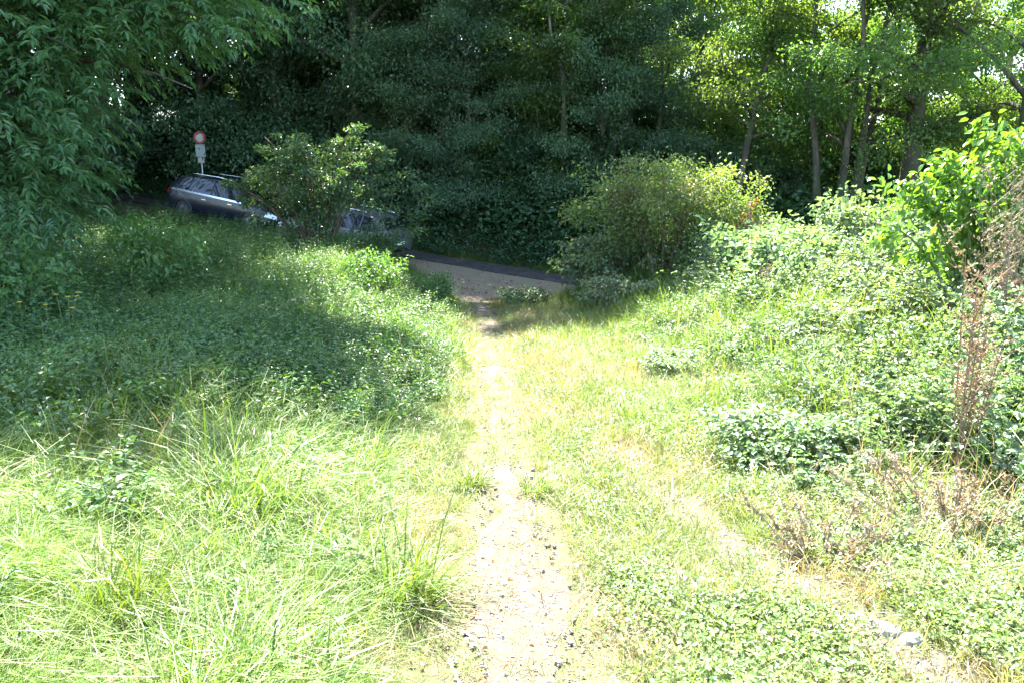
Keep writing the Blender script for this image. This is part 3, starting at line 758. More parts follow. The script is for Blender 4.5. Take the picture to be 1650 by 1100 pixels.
for x, y, sc, lab in ((-3.9, 30.6, .5, 'small bluish tree leafy to the ground, nearest the silver car'), (-1.6, 30.4, .55, 'small bluish tree leafy to the ground, behind the left half of the road mouth'),
                      (.9, 31.0, .52, 'small bluish tree leafy to the ground, just left of the slender tree trunk'), (3.2, 29.6, .5, 'small bluish tree leafy to the ground, just right of the slender tree trunk'),
                      (5.4, 30.2, .55, 'small bluish tree leafy to the ground, behind the olive green bush')):
    if sc == .55: copy_thing(t_blue, (x, y, H1(x, y)), x * 3, sc, lab.replace('bluish', 'grey green'))
    else: put_tree('understorey_tree', x, y, P_low if x < 0 or x > 3 else P_low2, lab.replace('bluish', 'fresh green'), 'tree', None, x * 3, 1.0)
for x, y in ((-11.6, 41.5), (-14.5, 47.5), (-7.2, 43.5)):
    copy_thing(t_dk, (x, y, H1(x, y)), x, 1.1, wl, wood)
for o in list(COL.objects):
    if o.get('group') == wood: o.name = 'woodland_tree'

put_tree('added_shade_tree', -17.8, 34.0, gen_tree('overhang', 19, .3, 7.2, 5.4, 21, .18, .115, 42000, 1.25, M['bark'], M['tree_dark'], lean=(10.0, -6.0), wob=.3), 'very tall dark tree added for shade, leaning out over the parked cars')  # tree added so its crown shades the bank and bush below the cars
put_tree('added_shade_tree', -3.0, 32.2, gen_tree('arching', 18, .26, 7.0, 4.6, 18, .18, .115, 32000, 1.15, M['bark'], M['tree_dark'], lean=(2.6, -3.6), wob=.3, low=6), 'tall dark tree added for shade, arching forward over the road mouth')  # added too: high crown throws shade on the road and path end
put_tree('roadside_tree', -14.2, 21.6, gen_tree('roadside', 14, .2, 5.2, 4.4, 17, .17, .11, 34000, 1.15, M['bark'], M['tree_dark'], lean=(6.2, -1.6), wob=.3), 'dark tree added for shade, far left edge, leaning right behind the drooping tree')  # another added tree, leans right to keep the left thicket in shade
# --- the drooping tree on the left: long compound leaves
def spray_leaves(mb, base, d, n_pair, rl, L, W):
    """compound leaves: base (k,3), direction d (k,3)"""
    k = len(base); d = nrm(d)
    up = np.array([0, 0, 1.]); side = nrm(np.cross(d, up))
    tn = rng.random(k)
    for p in range(n_pair):
        f = (p + 1) / n_pair
        pos = base + d * rl * f + np.array([0, 0, -1]) * rl * .35 * f * f
        for sgn in (-1, 1):
            ld = d * .55 + side * sgn * .8 + np.array([0, 0, -.35]) + rng.normal(0, .25, (k, 3))
            mb.leaves(pos, ld, up + rng.normal(0, .35, (k, 3)), L * rng.uniform(.75, 1.15, k) * (1 - .3 * abs(f - .5)), W, np.clip(tn * .6 + rng.random(k) * .4, 0, 1), 'diamond', .15, .2)
    mb.leaves(base + d * rl + np.array([0, 0, -.35 * rl]), d + np.array([0, 0, -.6]), up + 0 * d, L, W, tn, 'diamond')
tm, lm = MB(), MB()
bx0, by0 = -8.6, 12.2; bz0 = H1(bx0, by0); T0 = np.array([bx0, by0, bz0])
tr_p = np.array([[0, 0, -.4], [.05, .0, 1.2], [.2, -.1, 3.0], [.1, .1, 5.0], [-.1, .2, 7.5], [0, .1, 9.5]])
tm.tube(tr_p, [.3, .24, .21, .17, .1, .03], 9)
tips = [(-5.3, 10.9, 2.5), (-5.9, 10.6, 1.9), (-6.4, 10.4, 1.55), (-4.35, 11.3, 2.9), (-3.95, 11.6, 3.6), (-4.4, 11.1, 4.3), (-5.3, 10.3, 3.2), (-6.2, 9.9, 2.6), (-7.2, 9.6, 2.1), (-7.3, 9.4, 3.3), (-6.1, 10.1, 4.4),
        (-3.5, 12.2, 4.9), (-5.0, 10.8, 5.4), (-6.6, 9.6, 5.3), (-4.0, 12.6, 5.9), (-8.3, 9.3, 4.2), (-9.2, 9.5, 2.9), (-10.4, 10.6, 4.0), (-7, 10.4, 6.6), (-5.2, 12.4, 6.9), (-9.6, 10.4, 6.2), (-6.3, 13.8, 7.4), (-8.2, 11.5, 8.8), (-9.8, 13, 7.8), (-4.6, 13.8, 4.8), (-7.9, 9.7, 1.55), (-6.2, 11.4, 2.7), (-6.9, 10.7, 3.5), (-5.2, 11.9, 3.9), (-7.3, 11.2, 2.3), (-7.6, 10.0, 1.3), (-6.9, 10.1, 1.0), (-6.3, 10.5, 1.0), (-7.4, 9.2, 2.6), (-6.7, 9.6, 3.6), (-8.3, 9.6, 1.6), (-5.7, 10.9, 1.4), (-5.6, 11.6, 4.7), (-6.8, 9.3, 4.3), (-4.7, 11.5, 3.5), (-3.6, 11.6, 4.1), (-4.2, 11.0, 5.0), (-3.9, 12.0, 5.5), (-4.5, 11.4, 3.9), (-3.4, 11.8, 4.6), (-4.9, 11.2, 4.4), (-4.0, 11.3, 3.75)]
for tp in tips:
    e = np.array(tp) - T0; h0 = min(8.5, max(1.8, e[2] - .2 * np.hypot(e[0], e[1]) + .5))
    o0 = np.array([np.interp(h0, tr_p[:, 2], tr_p[:, k]) for k in range(3)])
    mid = (o0 + e) / 2 + np.array([0, 0, .28 * np.hypot(*(e - o0)[:2])])
    lp = bez(o0, mid, e, 9); tm.tube(lp, np.linspace(.055, .008, 9), 6)
    tt = np.concatenate([rng.uniform(.34, 1.0, 74), np.full(8, 1.0)])
    B = np.stack([np.interp(tt, np.linspace(0, 1, 9), lp[:, k]) for k in range(3)], -1)
    twd = rng.normal(0, 1, (len(tt), 3)) * np.array([.42, .42, .28]) * np.interp(tt, [.4, .8, 1], [.9, 1, .6])[:, None]
    d = nrm(e - o0) * .6 + nrm(twd) * .8 + np.array([0, 0, -.08])
    Bw = B + twd + T0; ok = Bw[:, 0] < np.interp(Bw[:, 2], [1.0, 2.5, 3.2, 3.6, 3.9], [-5.7, -5.6, -5.3, -4.6, 0])
    B, twd, d = B[ok], twd[ok], d[ok]
    spray_leaves(lm, B + twd, d, 6, .40, .165, .046)
o = thing('drooping_tree', T0, 'tree with long drooping compound leaves hanging over the left bank', 'tree')
link('trunk', tm.mesh('drooping_trunk', M['bark'], True), o); link('crown', lm.mesh('drooping_crown', M['walnut']), o)

# ------------------------------------------------------------------ shrubs
def gen_shrub(name, rx, ry, h, nst, n, L, W, clr, stem_m, leaf_m, shape='oval', flat=.7, arch=.3, dn=-.2, zmin=.15, extra=(), wildness=0):
    tm, lm = MB(), MB(); C, CR = [], []
    for s_ in range(nst):
        a = s_ * 2.4 + rng.normal(0, .3); rr = math.sqrt(rng.uniform(.05, 1))
        wild = rng.uniform(1.12, 1.3) if wildness and s_ % 4 == 1 else 1.0
        hh = h * math.sqrt(max(.15, 1 - .75 * rr * rr)) * rng.uniform(.75, 1.06) * wild; rr *= wild ** .6
        e = np.array([rx * rr * math.cos(a), ry * rr * math.sin(a), hh])
        b = e * np.array([.15, .15, 0]) + np.array([0, 0, -.1])
        lp = bez(b, np.array([e[0] * .45, e[1] * .45, hh * (.6 + arch)]), e, 7)
        tm.tube(lp, np.linspace(.022, .005, 7) * (1 + h / 4), 5)
        for w in (.35, .55, .7, .82, .92, 1.0):
            c = np.array([np.interp(w, np.linspace(0, 1, 7), lp[:, k]) for k in range(3)])
            if c[2] > zmin * h:
                C.append(c + rng.normal(0, clr * .35, 3)); CR.append(clr * rng.uniform(.6, 1.1) * (.55 if wild > 1 and w > .8 else 1))
    for c in extra: C.append(np.array(c)); CR.append(clr)
    clump_leaves(lm, np.array(C), np.array(CR), n, L, W, (0, 0), shape, flat, dn)
    return tm.mesh(name + '_stems', stem_m, True), lm.mesh(name + '_foliage', leaf_m)
def put_shrub(name, x, y, meshes, label, cat='bush', group=None, rz=0., sc=1., szf=1.):
    o = thing(name, (x, y, H1(x, y)), label, cat, group, rz, sc)
    o.scale = (sc, sc, sc * szf)
    link('stems', meshes[0], o); link('foliage', meshes[1], o)
    return o
# bush in front of the cars
sb = gen_shrub('hazel', 2.25, 1.4, 3.15, 26, 12500, .1, .058, .42, M['twig'], M['hazel'], 'oval', .5, .25, -.1, .2, [(1.6, -.4, .7), (2.0, -.3, 1.1), (1.1, -.8, .6), (.4, -1, .7), (1.9, 0, 1.6), (-.6, -.9, .6), (1.5, -.6, 1.2), (.8, -1, 1.2), (2.35, 0, 2.0), (1.3, -.9, .35), (-1.3, -.8, .9), (2.3, -.2, .6), (-.1, -1.1, .9), (2.6, -.3, 1.0), (2.5, .1, .6), (2.85, 0, 1.35), (2.2, -.5, .45), (1.8, -.7, .8), (2.7, -.2, 1.7)], 1)
put_shrub('hazel_bush', -5.0, 20.6, sb, 'fan shaped green bush in front of the two parked cars')
# fine leaved bush right of the road mouth
sb = gen_shrub('fine', 2.3, 1.7, 2.85, 40, 21000, .08, .042, .5, M['twig'], M['fine_bush'], 'oval', .6, .22, -.15, .06, [(1.9, -1, .5), (1.3, -1.4, .6), (-.6, -1.5, .6), (.4, -1.5, 1.1), (-1.7, -.9, .6), (2.3, -.5, 1.0), (-1.4, -1.1, 1.2)])
put_shrub('fine_leaved_bush', 3.5, 18.2, sb, 'large rounded olive green bush, right of the road mouth')
sb = gen_shrub('sap', 1.3, .8, 2.55, 22, 4300, .105, .068, .27, M['stem'], M['sapling'], 'oval', .9, .15, -.45, .2)
o_sap = put_shrub('bright_sapling', 5.5, 9.2, sb, 'glossy bright green large leaved sapling at the right edge, tallest plant of the slope')
sb = gen_shrub('mound', 1.0, .8, .95, 16, 2600, .085, .06, .28, M['twig'], M['bramble'], 'oval', .6, .35, -.2, .15)
sm_list = [
    (2.25, 19.0, 1.25, 1.25, 'dark bramble mound at the right corner of the road mouth'),
    (2.15, 16.2, .85, 1.0, 'low pale bramble mound below the olive bush, beside the track'),
    (4.6, 14.0, 1.35, 1.0, 'blue green bramble mound in front of the olive bush'),
    (6.6, 14.6, 1.2, 1.3, 'bramble mound under the clustered stems at the top of the slope'),
    (7.6, 12.2, 1.2, 1.2, 'bramble mound left of the bright sapling, high on the slope'),
    (4.9, 10.3, 1.0, .9, 'bramble mound at the foot of the bright sapling'),
    (2.05, 5.85, .62, .75, 'dark green leafy bramble clump alone in the sunlit slope near the dead stalk'),
    (1.95, 9.5, .5, .7, 'small dark bramble clump in the pale grass halfway down the track'),
    (6.0, 7.6, .9, .95, 'bramble mound under the grey tangle of dead stems at the right edge')]
src = None
for x, y, sc, szf, lab in sm_list:
    if src is None:
        src = put_shrub('bramble_mound', x, y, sb, lab, 'bramble', None, rng.uniform(0, 6), sc, szf)
    else:
        copy_thing(src, (x, y, H1(x, y)), rng.uniform(0, 6), sc, lab, None, szf)
# leafy clumps on the left bank
sb = gen_shrub('leafy', .8, .6, .75, 16, 1900, .07, .042, .24, M['stem'], M['weed'], 'oval', .7, .3, -.2, .1)
l_list = [(-2.55, 14.8, 1.0, 1.1, 'sunlit pale leafy weed clump on the crest of the left bank'),
          (-1.75, 17.3, .9, 1.0, 'shaded leafy weed clump beside the narrow end of the footpath'),
          (-5.6, 12.6, 1.3, 1.2, 'dark leafy weed clump at the back edge of the long grass, left'),
          (-6.2, 9.4, 1.3, 1.1, 'dark leafy weed clump under the tips of the drooping branches'),
          (-6.6, 16.0, .9, .7, 'dark leafy weed clump below the parked estate car'),
          (-8.6, 16.6, .9, .7, 'leafy weed clump in front of the rear of the estate car'),
          (-11.3, 26.2, .85, .8, 'leafy weed clump at the roadside hiding the rear wheel of the estate car'),
          (-9.0, 25.6, .8, .8, 'leafy weed clump at the roadside hiding the front door sill of the estate car'),
          (-3.75, 22.4, .95, 1.05, 'leafy weed clump hiding the lower side of the silver car'),
          (-10.2, 24.4, 1.0, .95, 'leafy weed clump below the middle of the estate car'),
          (.25, 18.9, 1.1, .5, 'low green weed patch in the fork of the footpath by the road')]
src = None
for x, y, sc, szf, lab in l_list:
    if src is None:
        src = put_shrub('weed_clump', x, y, sb, lab, 'weed', None, rng.uniform(0, 6), sc, szf)
    else:
        copy_thing(src, (x, y, H1(x, y)), rng.uniform(0, 6), sc, lab, None, szf)
# understorey bushes beyond the road
sb = gen_shrub('under', 1.9, 1.4, 2.6, 18, 7000, .13, .085, .5, M['bark'], M['tree_dark'], 'diamond', .7, .2, -.25, .05)
u_list = [(-3.2, 31.0, 1.1), (-.3, 30.6, 1.2), (3.4, 28.6, 1.15), (6.0, 27.4, 1.1), (-7.5, 34.0, 1.3), (-11.6, 36.8, 1.3), (-17, 33, 1.3), (1.2, 33.5, 1.5), (9.0, 29.5, 1.2), (13.5, 29.5, 1.2), (-5.5, 36.5, 1.6), (-17.0, 31.5, 1.2), (-1.5, 35.5, 2.0), (3.5, 35, 2.0), (6.5, 32.5, 1.6), (-8.5, 40, 2.2), (9, 37, 2.0), (-4, 38.5, 2.2), (-20, 31, 1.8), (1, 40, 2.3), (14, 36, 1.8), (18, 31, 1.4)]
src = None
ug = 'dark bushes at the foot of the wood'
for x, y, sc in u_list:
    lab = 'dark bush of the understorey at the foot of the wood, just behind the road'
    if src is None: src = put_shrub('understorey_bush', x, y, sb, lab, 'bush', ug, rng.uniform(0, 6), sc)
    else: copy_thing(src, (x, y, H1(x, y)), rng.uniform(0, 6), sc, lab, ug)
# reddened creeper on the olive bush
sb = gen_shrub('red', .45, .35, 1.35, 7, 190, .07, .045, .18, M['twig'], M['red_leaf'], 'oval', .9, .2, -.5, .1)
put_shrub('red_creeper', 5.1, 17.2, sb, 'thin spray of reddened leaves at the right side of the olive bush', 'creeper')
sb = gen_shrub('young', .45, .4, 1.3, 7, 420, .085, .05, .2, M['stem'], M['sapling'], 'oval', .9, .1, -.3, .2)
o = put_shrub('young_shoot', 6.4, 13.6, sb, 'slender pale young shoot rising before the clustered stems', 'plant')
copy_thing(o, (5.4, 11.0, H1(5.4, 11.0)), 1.0, .8, 'short leafy shoot left of the bright sapling')

# ------------------------------------------------------------------ dead weeds, tussocks, stones, flowers
def dead_stalk(h, nst, spread, nb, droop=.2, headL=.03, n_head=30):
    tm, lm = MB(), MB()
    for s_ in range(nst):
        a = rng.uniform(0, 6.28); r0 = spread * rng.random()
        b = np.array([.25 * r0 * math.cos(a), .25 * r0 * math.sin(a), -.05]); hh = h * rng.uniform(.65, 1.05)
        e = np.array([r0 * math.cos(a), r0 * math.sin(a), hh]); lp = bez(b, (b + e) / 2 + [0, 0, .1 * hh], e, 7)
        tm.tube(lp, np.linspace(.006, .002, 7), 4, rng.random())
        for q in range(nb):
            w = rng.uniform(.3, 1); o0 = np.array([np.interp(w, np.linspace(0, 1, 7), lp[:, k]) for k in range(3)])
            a2 = rng.uniform(0, 6.28); l2 = hh * rng.uniform(.08, .22)
            e2 = o0 + np.array([math.cos(a2) * l2 * .6, math.sin(a2) * l2 * .6, l2 * rng.uniform(.3, 1 - droop)])
            tm.tube(bez(o0, (o0 + e2) / 2, e2, 3), [.003, .002, .0012], 3, rng.random(), False)
            k_ = n_head // 6 + 1; f = rng.random((k_, 1)); Pp = o0 + (e2 - o0) * f
            lm.leaves(Pp + rng.normal(0, .008, (k_, 3)), rng.normal(0, 1, (k_, 3)), rng.normal(0, 1, (k_, 3)), headL * rng.uniform(.6, 1.5, k_), headL * .4, rng.random(k_))
    return tm, lm
def put_dead(name, x, y, args, label, cat='dead weed', mt='dead'):
    tm, lm = dead_stalk(*args)
    o = thing(name, (x, y, H1(x, y)), label, cat)
    link('stalks', tm.mesh(name + '_stalks', M[mt]), o); link('dry_leaves', lm.mesh(name + '_leaves', M[mt]), o)
    return o
put_dead('dead_stalk', 2.98, 5.1, (1.5, 11, .26, 12), 'tall rusty brown dead weed stalk standing in the right slope', mt='rusty')
put_dead('dead_weed_tangle', 5.0, 7.9, (1.95, 24, .65, 14), 'grey tangle of tall dead stems below the bright sapling, right edge')
put_dead('dry_weed_heap', 1.62, 3.85, (.26, 26, .5, 7, .6), 'brown withered weed heap at the edge of the track, lower right')
put_dead('withered_weeds', 2.55, 4.3, (.36, 30, .75, 7, .6), 'straw coloured withered weeds behind the brown heap, lower right')
put_dead('thin_dead_weed', 3.9, 12.3, (1.1, 4, .12, 8), 'thin brown dead weed upright before the blue green bramble mound')

def tussock(name, px, py_, Y, h, n, spread, label, mat='grass', rz=0., lean=.5):
    p = at(px, py_, Y)
    m = MB(); blades(m, n, h, spread, lean, 1.3, .006, .3, (0, 1), .4)
    o = link(name, m.mesh(name, M[mat]), None, (p[0], Y, H1(p[0], Y)))
    o.rotation_euler = (0, 0, rz)
    return tag(o, label, 'grass tuft')
tussock('grass_tussock', 758, 790, 5.15, .2, 170, .09, 'small brownish grass tuft on the left edge of the footpath')
tussock('grass_tussock', 862, 805, 5.0, .17, 190, .1, 'small dark based grass tuft on the right edge of the footpath')
tussock('grass_tussock', 650, 985, 3.35, .42, 260, .12, 'arching grass tussock with dead blades, left of the bare path in front', lean=.6)
tussock('grass_tussock', 200, 1010, 3.15, .42, 360, .16, 'big lush arching grass tussock in the lower left corner', lean=.5)
tussock('grass_tussock', 590, 770, 5.4, .42, 260, .14, 'deep green grass tussock where the left bank meets the lit grass', lean=.5)

def stone(px, py_, Y, r, sq, rz, label):
    p = at(px, py_, Y); m = MB(); blob(m, r, 11, 7, sq, .08)
    o = link('pale_stone', m.mesh('pale_stone', M['stone'], False), None, (p[0], Y, H1(p[0], Y) + r * sq[2] * .05 + .01)); o.rotation_euler = (0, 0, rz)
    tag(o, label, 'stone')
    bv = o.modifiers.new('soften', 'BEVEL'); bv.width = .006; bv.segments = 2
stone(1418, 1048, 2.98, .085, (1, .5, .45), -.5, 'long pale flat stone in the wheel rut, lower right')
stone(1375, 1020, 3.1, .05, (1, .7, .35), .9, 'small pale stone just beyond the long flat stone')
stone(1466, 1062, 2.9, .055, (1, .75, .5), .4, 'small pale stone right of the long flat stone')
stone(1238, 978, 3.4, .06, (1, .6, .3), .2, 'pale flat stone beside the brown withered heap')

m, s_m, b_m = MB(), MB(), MB()
for q in range(7):
    b = np.array([rng.normal(0, .16), rng.normal(0, .12), 0]); e = b + np.array([rng.normal(0, .08), rng.normal(0, .08), rng.uniform(.5, .75)])
    s_m.tube(bez(b, (b + e) / 2, e, 5), [.005, .004, .004, .003, .003], 4)
    a = np.arange(11) * 2 * math.pi / 11
    m.leaves(np.tile(e, (11, 1)), np.stack([np.cos(a), np.sin(a), np.full(11, .15)], -1), np.tile([0., 0, 1], (11, 1)), .028, .013, rng.random(11))
    c = rng.uniform(.15, .9, 8)[:, None]; a = rng.uniform(0, 6.28, 8)
    b_m.leaves(b + (e - b) * c, np.stack([np.cos(a), np.sin(a), np.full(8, .3)], -1), np.tile([0., 0, 1], (8, 1)), .07, .022, rng.random(8))
fp = at(95, 610, 8.6)
o = thing('yellow_flower', (fp[0], 8.6, H1(fp[0], 8.6)), 'yellow flowering weed at the left edge of the long grass', 'flower')
link('stems', s_m.mesh('flower_stems', M['stem']), o); link('blossoms', m.mesh('flower_blossoms', M['petal']), o); link('leaves', b_m.mesh('flower_leaves', M['weed']), o)

m = MB()
q0, q1 = at(-60, 322, 12.5), at(95, 362, 11.6)
m.tube(bez(q0, (q0 + q1) / 2 + [0, 0, .1], q1, 7), np.linspace(.05, .022, 7), 7)
m.tube(bez((q0 + q1) / 2 + [0, 0, .05], (q0 + q1) / 2 + [.2, -.1, .15], at(60, 330, 11.7), 5), np.linspace(.022, .008, 5), 5)
c0 = np.array([q1[0], q1[1], H1(q1[0], q1[1])]); m.V = [v - c0 for v in m.V]
tag(link('dead_branch', m.mesh('dead_branch', M['bark_pale'], True), None, c0), 'pale bare dead branch lying across the weeds under the drooping tree', 'branch')

# ------------------------------------------------------------------ cars
M['glass'] = gloss_mat('car_glass', (.012, .014, .016), .04, 0, 0, .8)
M['tyre'] = gloss_mat('tyre_rubber', (.02, .02, .02), .8)
M['rim'] = gloss_mat('alloy_rim', (.09, .09, .095), .45, .6)
M['lamp'] = gloss_mat('headlamp', (.85, .88, .9), .08, 0, 1)
M['tail'] = gloss_mat('tail_lamp', (.2, .01, .012), .12, 0, 1)
M['trim'] = gloss_mat('black_trim', (.02, .02, .022), .45)
M['chrome'] = gloss_mat('bright_trim', (.75, .76, .78), .18, 1)
CU = np.array([0, .05, .28, .6, 1.2, 2.0, 2.6, 3.0, 3.42, 3.9, 4.25, 4.45, 4.54])
CT = np.array([  # sill y,z | mid y,z | belt y,z | roof edge y,z | top z
    (.62, .42, .66, .62, .64, .90, .52, .94, .95), (.72, .36, .80, .62, .77, .98, .62, 1.05, 1.07), (.80, .29, .88, .62, .85, 1.0, .63, 1.27, 1.33), (.83, .26, .90, .62, .87, .99, .61, 1.43, 1.49),
    (.84, .25, .91, .62, .88, .97, .62, 1.48, 1.55), (.84, .25, .91, .62, .88, .95, .63, 1.49, 1.565), (.84, .25, .91, .61, .88, .935, .62, 1.44, 1.52), (.84, .25, .91, .60, .88, .925, .63, 1.29, 1.37), (.84, .26, .905, .58, .87, .91, .72, .99, 1.03),
    (.82, .27, .895, .56, .83, .85, .62, .91, .94), (.78, .30, .86, .54, .76, .77, .52, .81, .83), (.68, .34, .77, .52, .66, .67, .42, .70, .71), (.52, .40, .60, .50, .52, .58, .34, .60, .60)])
def car_surf(u, v, out=0.):
    """point on the car's skin: u along the length (0 tail, 4.54 nose), v 0 sill .. 4 roof centre"""
    row = np.array([np.interp(u, CU, CT[:, k]) for k in range(9)])
    sec = np.array([(row[0], row[1]), (row[2], row[3]), (row[4], row[5]), (row[6], row[7]), (0, row[8])])
    y, z = np.interp(v, np.arange(5), sec[:, 0]), np.interp(v, np.arange(5), sec[:, 1])
    return np.array([u - 2.2, y + out * (v < 3.4), z + out * .7 * (v > 2.6)])
def car_patch(mb, u0, u1, v0, v1, side, out=.006, nu=8, nv=5, slope0=0., slope1=0.):
    us = np.linspace(0, 1, nu); vs = np.linspace(0, 1, nv)
    V = []
    for a in us:
        for b in vs:
            uu = u0 + slope0 * b + (u1 + slope1 * b - u0 - slope0 * b) * a
            p = car_surf(uu, v0 + (v1 - v0) * b, out); V.append((p[0], p[1] * side, p[2]))
    q = [[i * nv + j, (i + 1) * nv + j, (i + 1) * nv + j + 1, i * nv + j + 1] for i in range(nu - 1) for j in range(nv - 1)]
    if side < 0: q = [x[::-1] for x in q]
    mb.add(V, q)
def make_car(name, paint, label):
    o = thing(name, (0, 0, 0), label, 'car')
    b = MB(); us = np.unique(np.concatenate([CU, np.linspace(0, 4.54, 46)])); vs = np.array([0, .5, 1, 1.5, 1.85, 2, 2.15, 2.5, 2.85, 3, 3.2, 3.6, 4])
    ring = [(v, 1) for v in vs] + [(v, -1) for v in vs[-2::-1]]
    V = [(lambda p, s: (p[0], p[1] * s, p[2]))(car_surf(u, v), s) for u in us for v, s in ring]
    n = len(ring); k = len(us)
    q = [[i * n + j, i * n + j + 1, (i + 1) * n + j + 1, (i + 1) * n + j] for i in range(k - 1) for j in range(n - 1)]
    q += [[i * n + n - 1, i * n, (i + 1) * n, (i + 1) * n + n - 1] for i in range(k - 1)]
    V += [(-2.2, 0, .68), (2.34, 0, .52)]
    t = [[k * n, j + 1, j] for j in range(n - 1)] + [[k * n + 1, (k - 1) * n + j, (k - 1) * n + j + 1] for j in range(n - 1)]
    b.add(V, q, t)
    link('body', b.mesh(name + '_body', paint, True), o)
    def part(pn, mb, mat, par=o, smooth=True): return link(pn, mb.mesh(name + '_' + pn, mat, smooth), par)
    for s in (1, -1):
        for u0, u1, s0, s1 in ((.36, .98, .22, .0), (1.04, 1.92, 0, 0), (1.98, 3.2, 0, -.62)):
            w = MB(); car_patch(w, u0, u1, 2.06, 2.93, s, .006, 8, 6, s0, s1); part('side_window', w, M['glass'])
        w = MB(); car_patch(w, .16, 3.3, 1.9, 2.05, s, .008, 24, 2); part('waist_trim', w, M['chrome'] if name == 'estate_car' else paint)
        w = MB(); car_patch(w, .5, 3.0, 2.95, 3.06, s, .012, 20, 2); part('roof_trim', w, M['chrome'] if name == 'estate_car' else paint)
        w = MB(); car_patch(w, .02, .22, 1.5, 1.95, s, .012, 5, 5); part('tail_light', w, M['tail'])
        w = MB(); car_patch(w, 4.08, 4.47, 1.25, 1.92, s, .012, 7, 5, .1, -.02); part('headlight', w, M['lamp'])
        w = MB(); w.tube([(-1.5, .60 * s, 1.545), (-1.1, .61 * s, 1.575), (-.2, .62 * s, 1.59), (.35, .61 * s, 1.555)], [.014, .017, .017, .014], 6); part('roof_rail', w, M['chrome'])
        for u0 in (1.7, 2.75):
            w = MB(); w.box((u0 - 2.2, .915 * s, .80), (.085, .014, .013)); part('door_handle', w, M['chrome'], smooth=False)
        w = MB(); blob(w, .1, 10, 7, (.7, 1.0, .8), 0, (.95, 1.0 * s, 1.0)); part('wing_mirror', w, paint)
        for xw in (-1.35, 1.33):
            wh = MB(); th = np.linspace(0, 2 * math.pi, 25)[:-1]
            pr = [(.20, .62), (.30, .64), (.315, .7), (.315, .84), (.30, .91), (.20, .915)]
            VV = [(xw + r_ * math.cos(a), y_ * s, .315 + r_ * math.sin(a)) for a in th for r_, y_ in pr]
            qq = [[i * 6 + j, ((i + 1) % 24) * 6 + j, ((i + 1) % 24) * 6 + j + 1, i * 6 + j + 1] for i in range(24) for j in range(5)]
            wh.add(VV, qq); w_ = part('wheel', wh, M['tyre'])
            rm = MB()
            rm.add([(xw, .905 * s, .315)] + [(xw + .2 * math.cos(a), .90 * s, .315 + .2 * math.sin(a)) for a in th], None, [[0, 1 + i, 1 + (i + 1) % 24] for i in range(24)])
            for g_ in range(5):
                a = g_ * 2 * math.pi / 5
                rm.tube([(xw + .03 * math.cos(a), .915 * s, .315 + .03 * math.sin(a)), (xw + .2 * math.cos(a), .912 * s, .315 + .2 * math.sin(a))], .022, 6)
            part('rim', rm, M['rim'], w_)
            ar = MB(); aa = np.linspace(-.1, math.pi + .1, 20)
            ar.tube([(xw + .36 * math.cos(a), .905 * s, .32 + .36 * math.sin(a)) for a in aa], .022, 6); part('wheel_arch', ar, M['trim'])
    for pn, u0, u1, vv in (('windscreen', 2.72, 3.36, (3.05, 4.0)), ('rear_window', .12, .5, (3.02, 4.0))):
        w = MB()
        V = []; us2 = np.linspace(u0, u1, 8); vs2 = np.linspace(vv[0], vv[1], 6)
        rr = [(v, 1) for v in vs2] + [(v, -1) for v in vs2[-2::-1]]
        for u in us2:
            for v, s in rr:
                p = car_surf(u, v); V.append((p[0] + (.006 if u0 > 2 else -.006), p[1] * s, p[2] + .008))
        nn = len(rr)
        w.add(V, [[i * nn + j, i * nn + j + 1, (i + 1) * nn + j + 1, (i + 1) * nn + j] for i in range(7) for j in range(nn - 1)])
        part(pn, w, M['glass'])
    if name != 'estate_car':
        g = MB(); g.box((-2.2, 0, .70), (.015, .26, .055)); part('number_plate', g, M['lamp'], smooth=False)
    g = MB(); g.box((2.33, 0, .50), (.02, .42, .075)); part('grille', g, M['trim'], smooth=False)
    return o
M['paint_navy'] = gloss_mat('navy_paint', (.008, .011, .022), .3, .0, .3, .3)
M['paint_silver'] = gloss_mat('silver_paint', (.09, .092, .10), .4, .2, .4, .4)
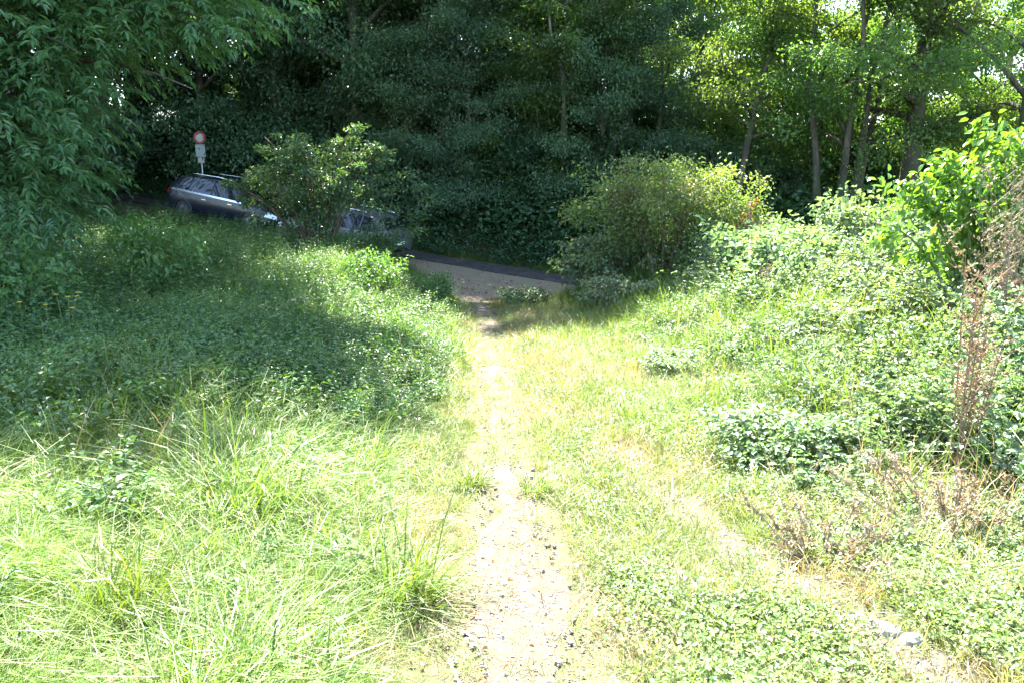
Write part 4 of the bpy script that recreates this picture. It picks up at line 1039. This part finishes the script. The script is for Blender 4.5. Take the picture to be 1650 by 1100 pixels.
def on_road(o, x, y, yaw, pitch, lift=0.06):
    _, z = road_near(np.array([x]), np.array([y]))
    o.location = (x, y, float(z[0]) + lift)
    o.rotation_euler = Euler((0, pitch, yaw), 'XYZ')
c1 = make_car('estate_car', M['paint_navy'], 'dark navy estate car parked uphill on the road, left of the bush')
on_road(c1, -10.1, 29.1, R(-20), R(8.5)); c1.scale = (1.05, 1.05, 1.05)
c2 = make_car('parked_car', M['paint_silver'], 'silver car mostly hidden behind the bush, only its lower right end showing')
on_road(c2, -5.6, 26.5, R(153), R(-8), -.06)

# ------------------------------------------------------------------ road sign
M['sign_white'] = gloss_mat('sign_white', (.36, .34, .29), .5)
M['sign_red'] = gloss_mat('sign_red', (.3, .035, .04), .5)
M['sign_grey'] = gloss_mat('plate_grey_green', (.25, .31, .30), .5)
M['steel'] = gloss_mat('galvanised_steel', (.42, .44, .46), .45, .8)
sp = at(328, 300, 32.6); sz = H1(sp[0], 32.6)
o = thing('road_sign', (sp[0], 32.6, sz), 'round red rimmed traffic sign with plates below, on a pole behind the estate car', 'road sign')
zt = at(327, 210, 32.6)[2] - sz
w = MB(); w.tube([(0, 0, -.3), (0, 0, zt - .05)], .032, 10); link('pole', w.mesh('sign_pole', M['steel'], True), o)
def disc(r0, r1, y, mat, nm, par):
    th = np.linspace(0, 2 * math.pi, 33)[:-1]; V = []
    for a in th:
        for r_, yy in ((r1, y + .012), (r1, y), (r0, y)): V.append((r_ * math.cos(a), yy, zt - .30 + r_ * math.sin(a)))
    q = [[i * 3 + j, ((i + 1) % 32) * 3 + j, ((i + 1) % 32) * 3 + j + 1, i * 3 + j + 1] for i in range(32) for j in range(2)]
    w = MB(); w.add(V, q); return link(nm, w.mesh('sign_' + nm, mat), par)
face = disc(.0, .20, -.05, M['sign_white'], 'sign_face', o)
disc(.155, .235, -.056, M['sign_red'], 'red_rim', face)
for zc, hh, wv, mt in ((zt - .80, .24, .19, 'sign_grey'), (zt - 1.17, .11, .13, 'sign_white')):
    w = MB(); w.box((0, -.05, zc), (wv, .008, hh)); pl = link('sign_plate', w.mesh('sign_plate', M[mt]), o)
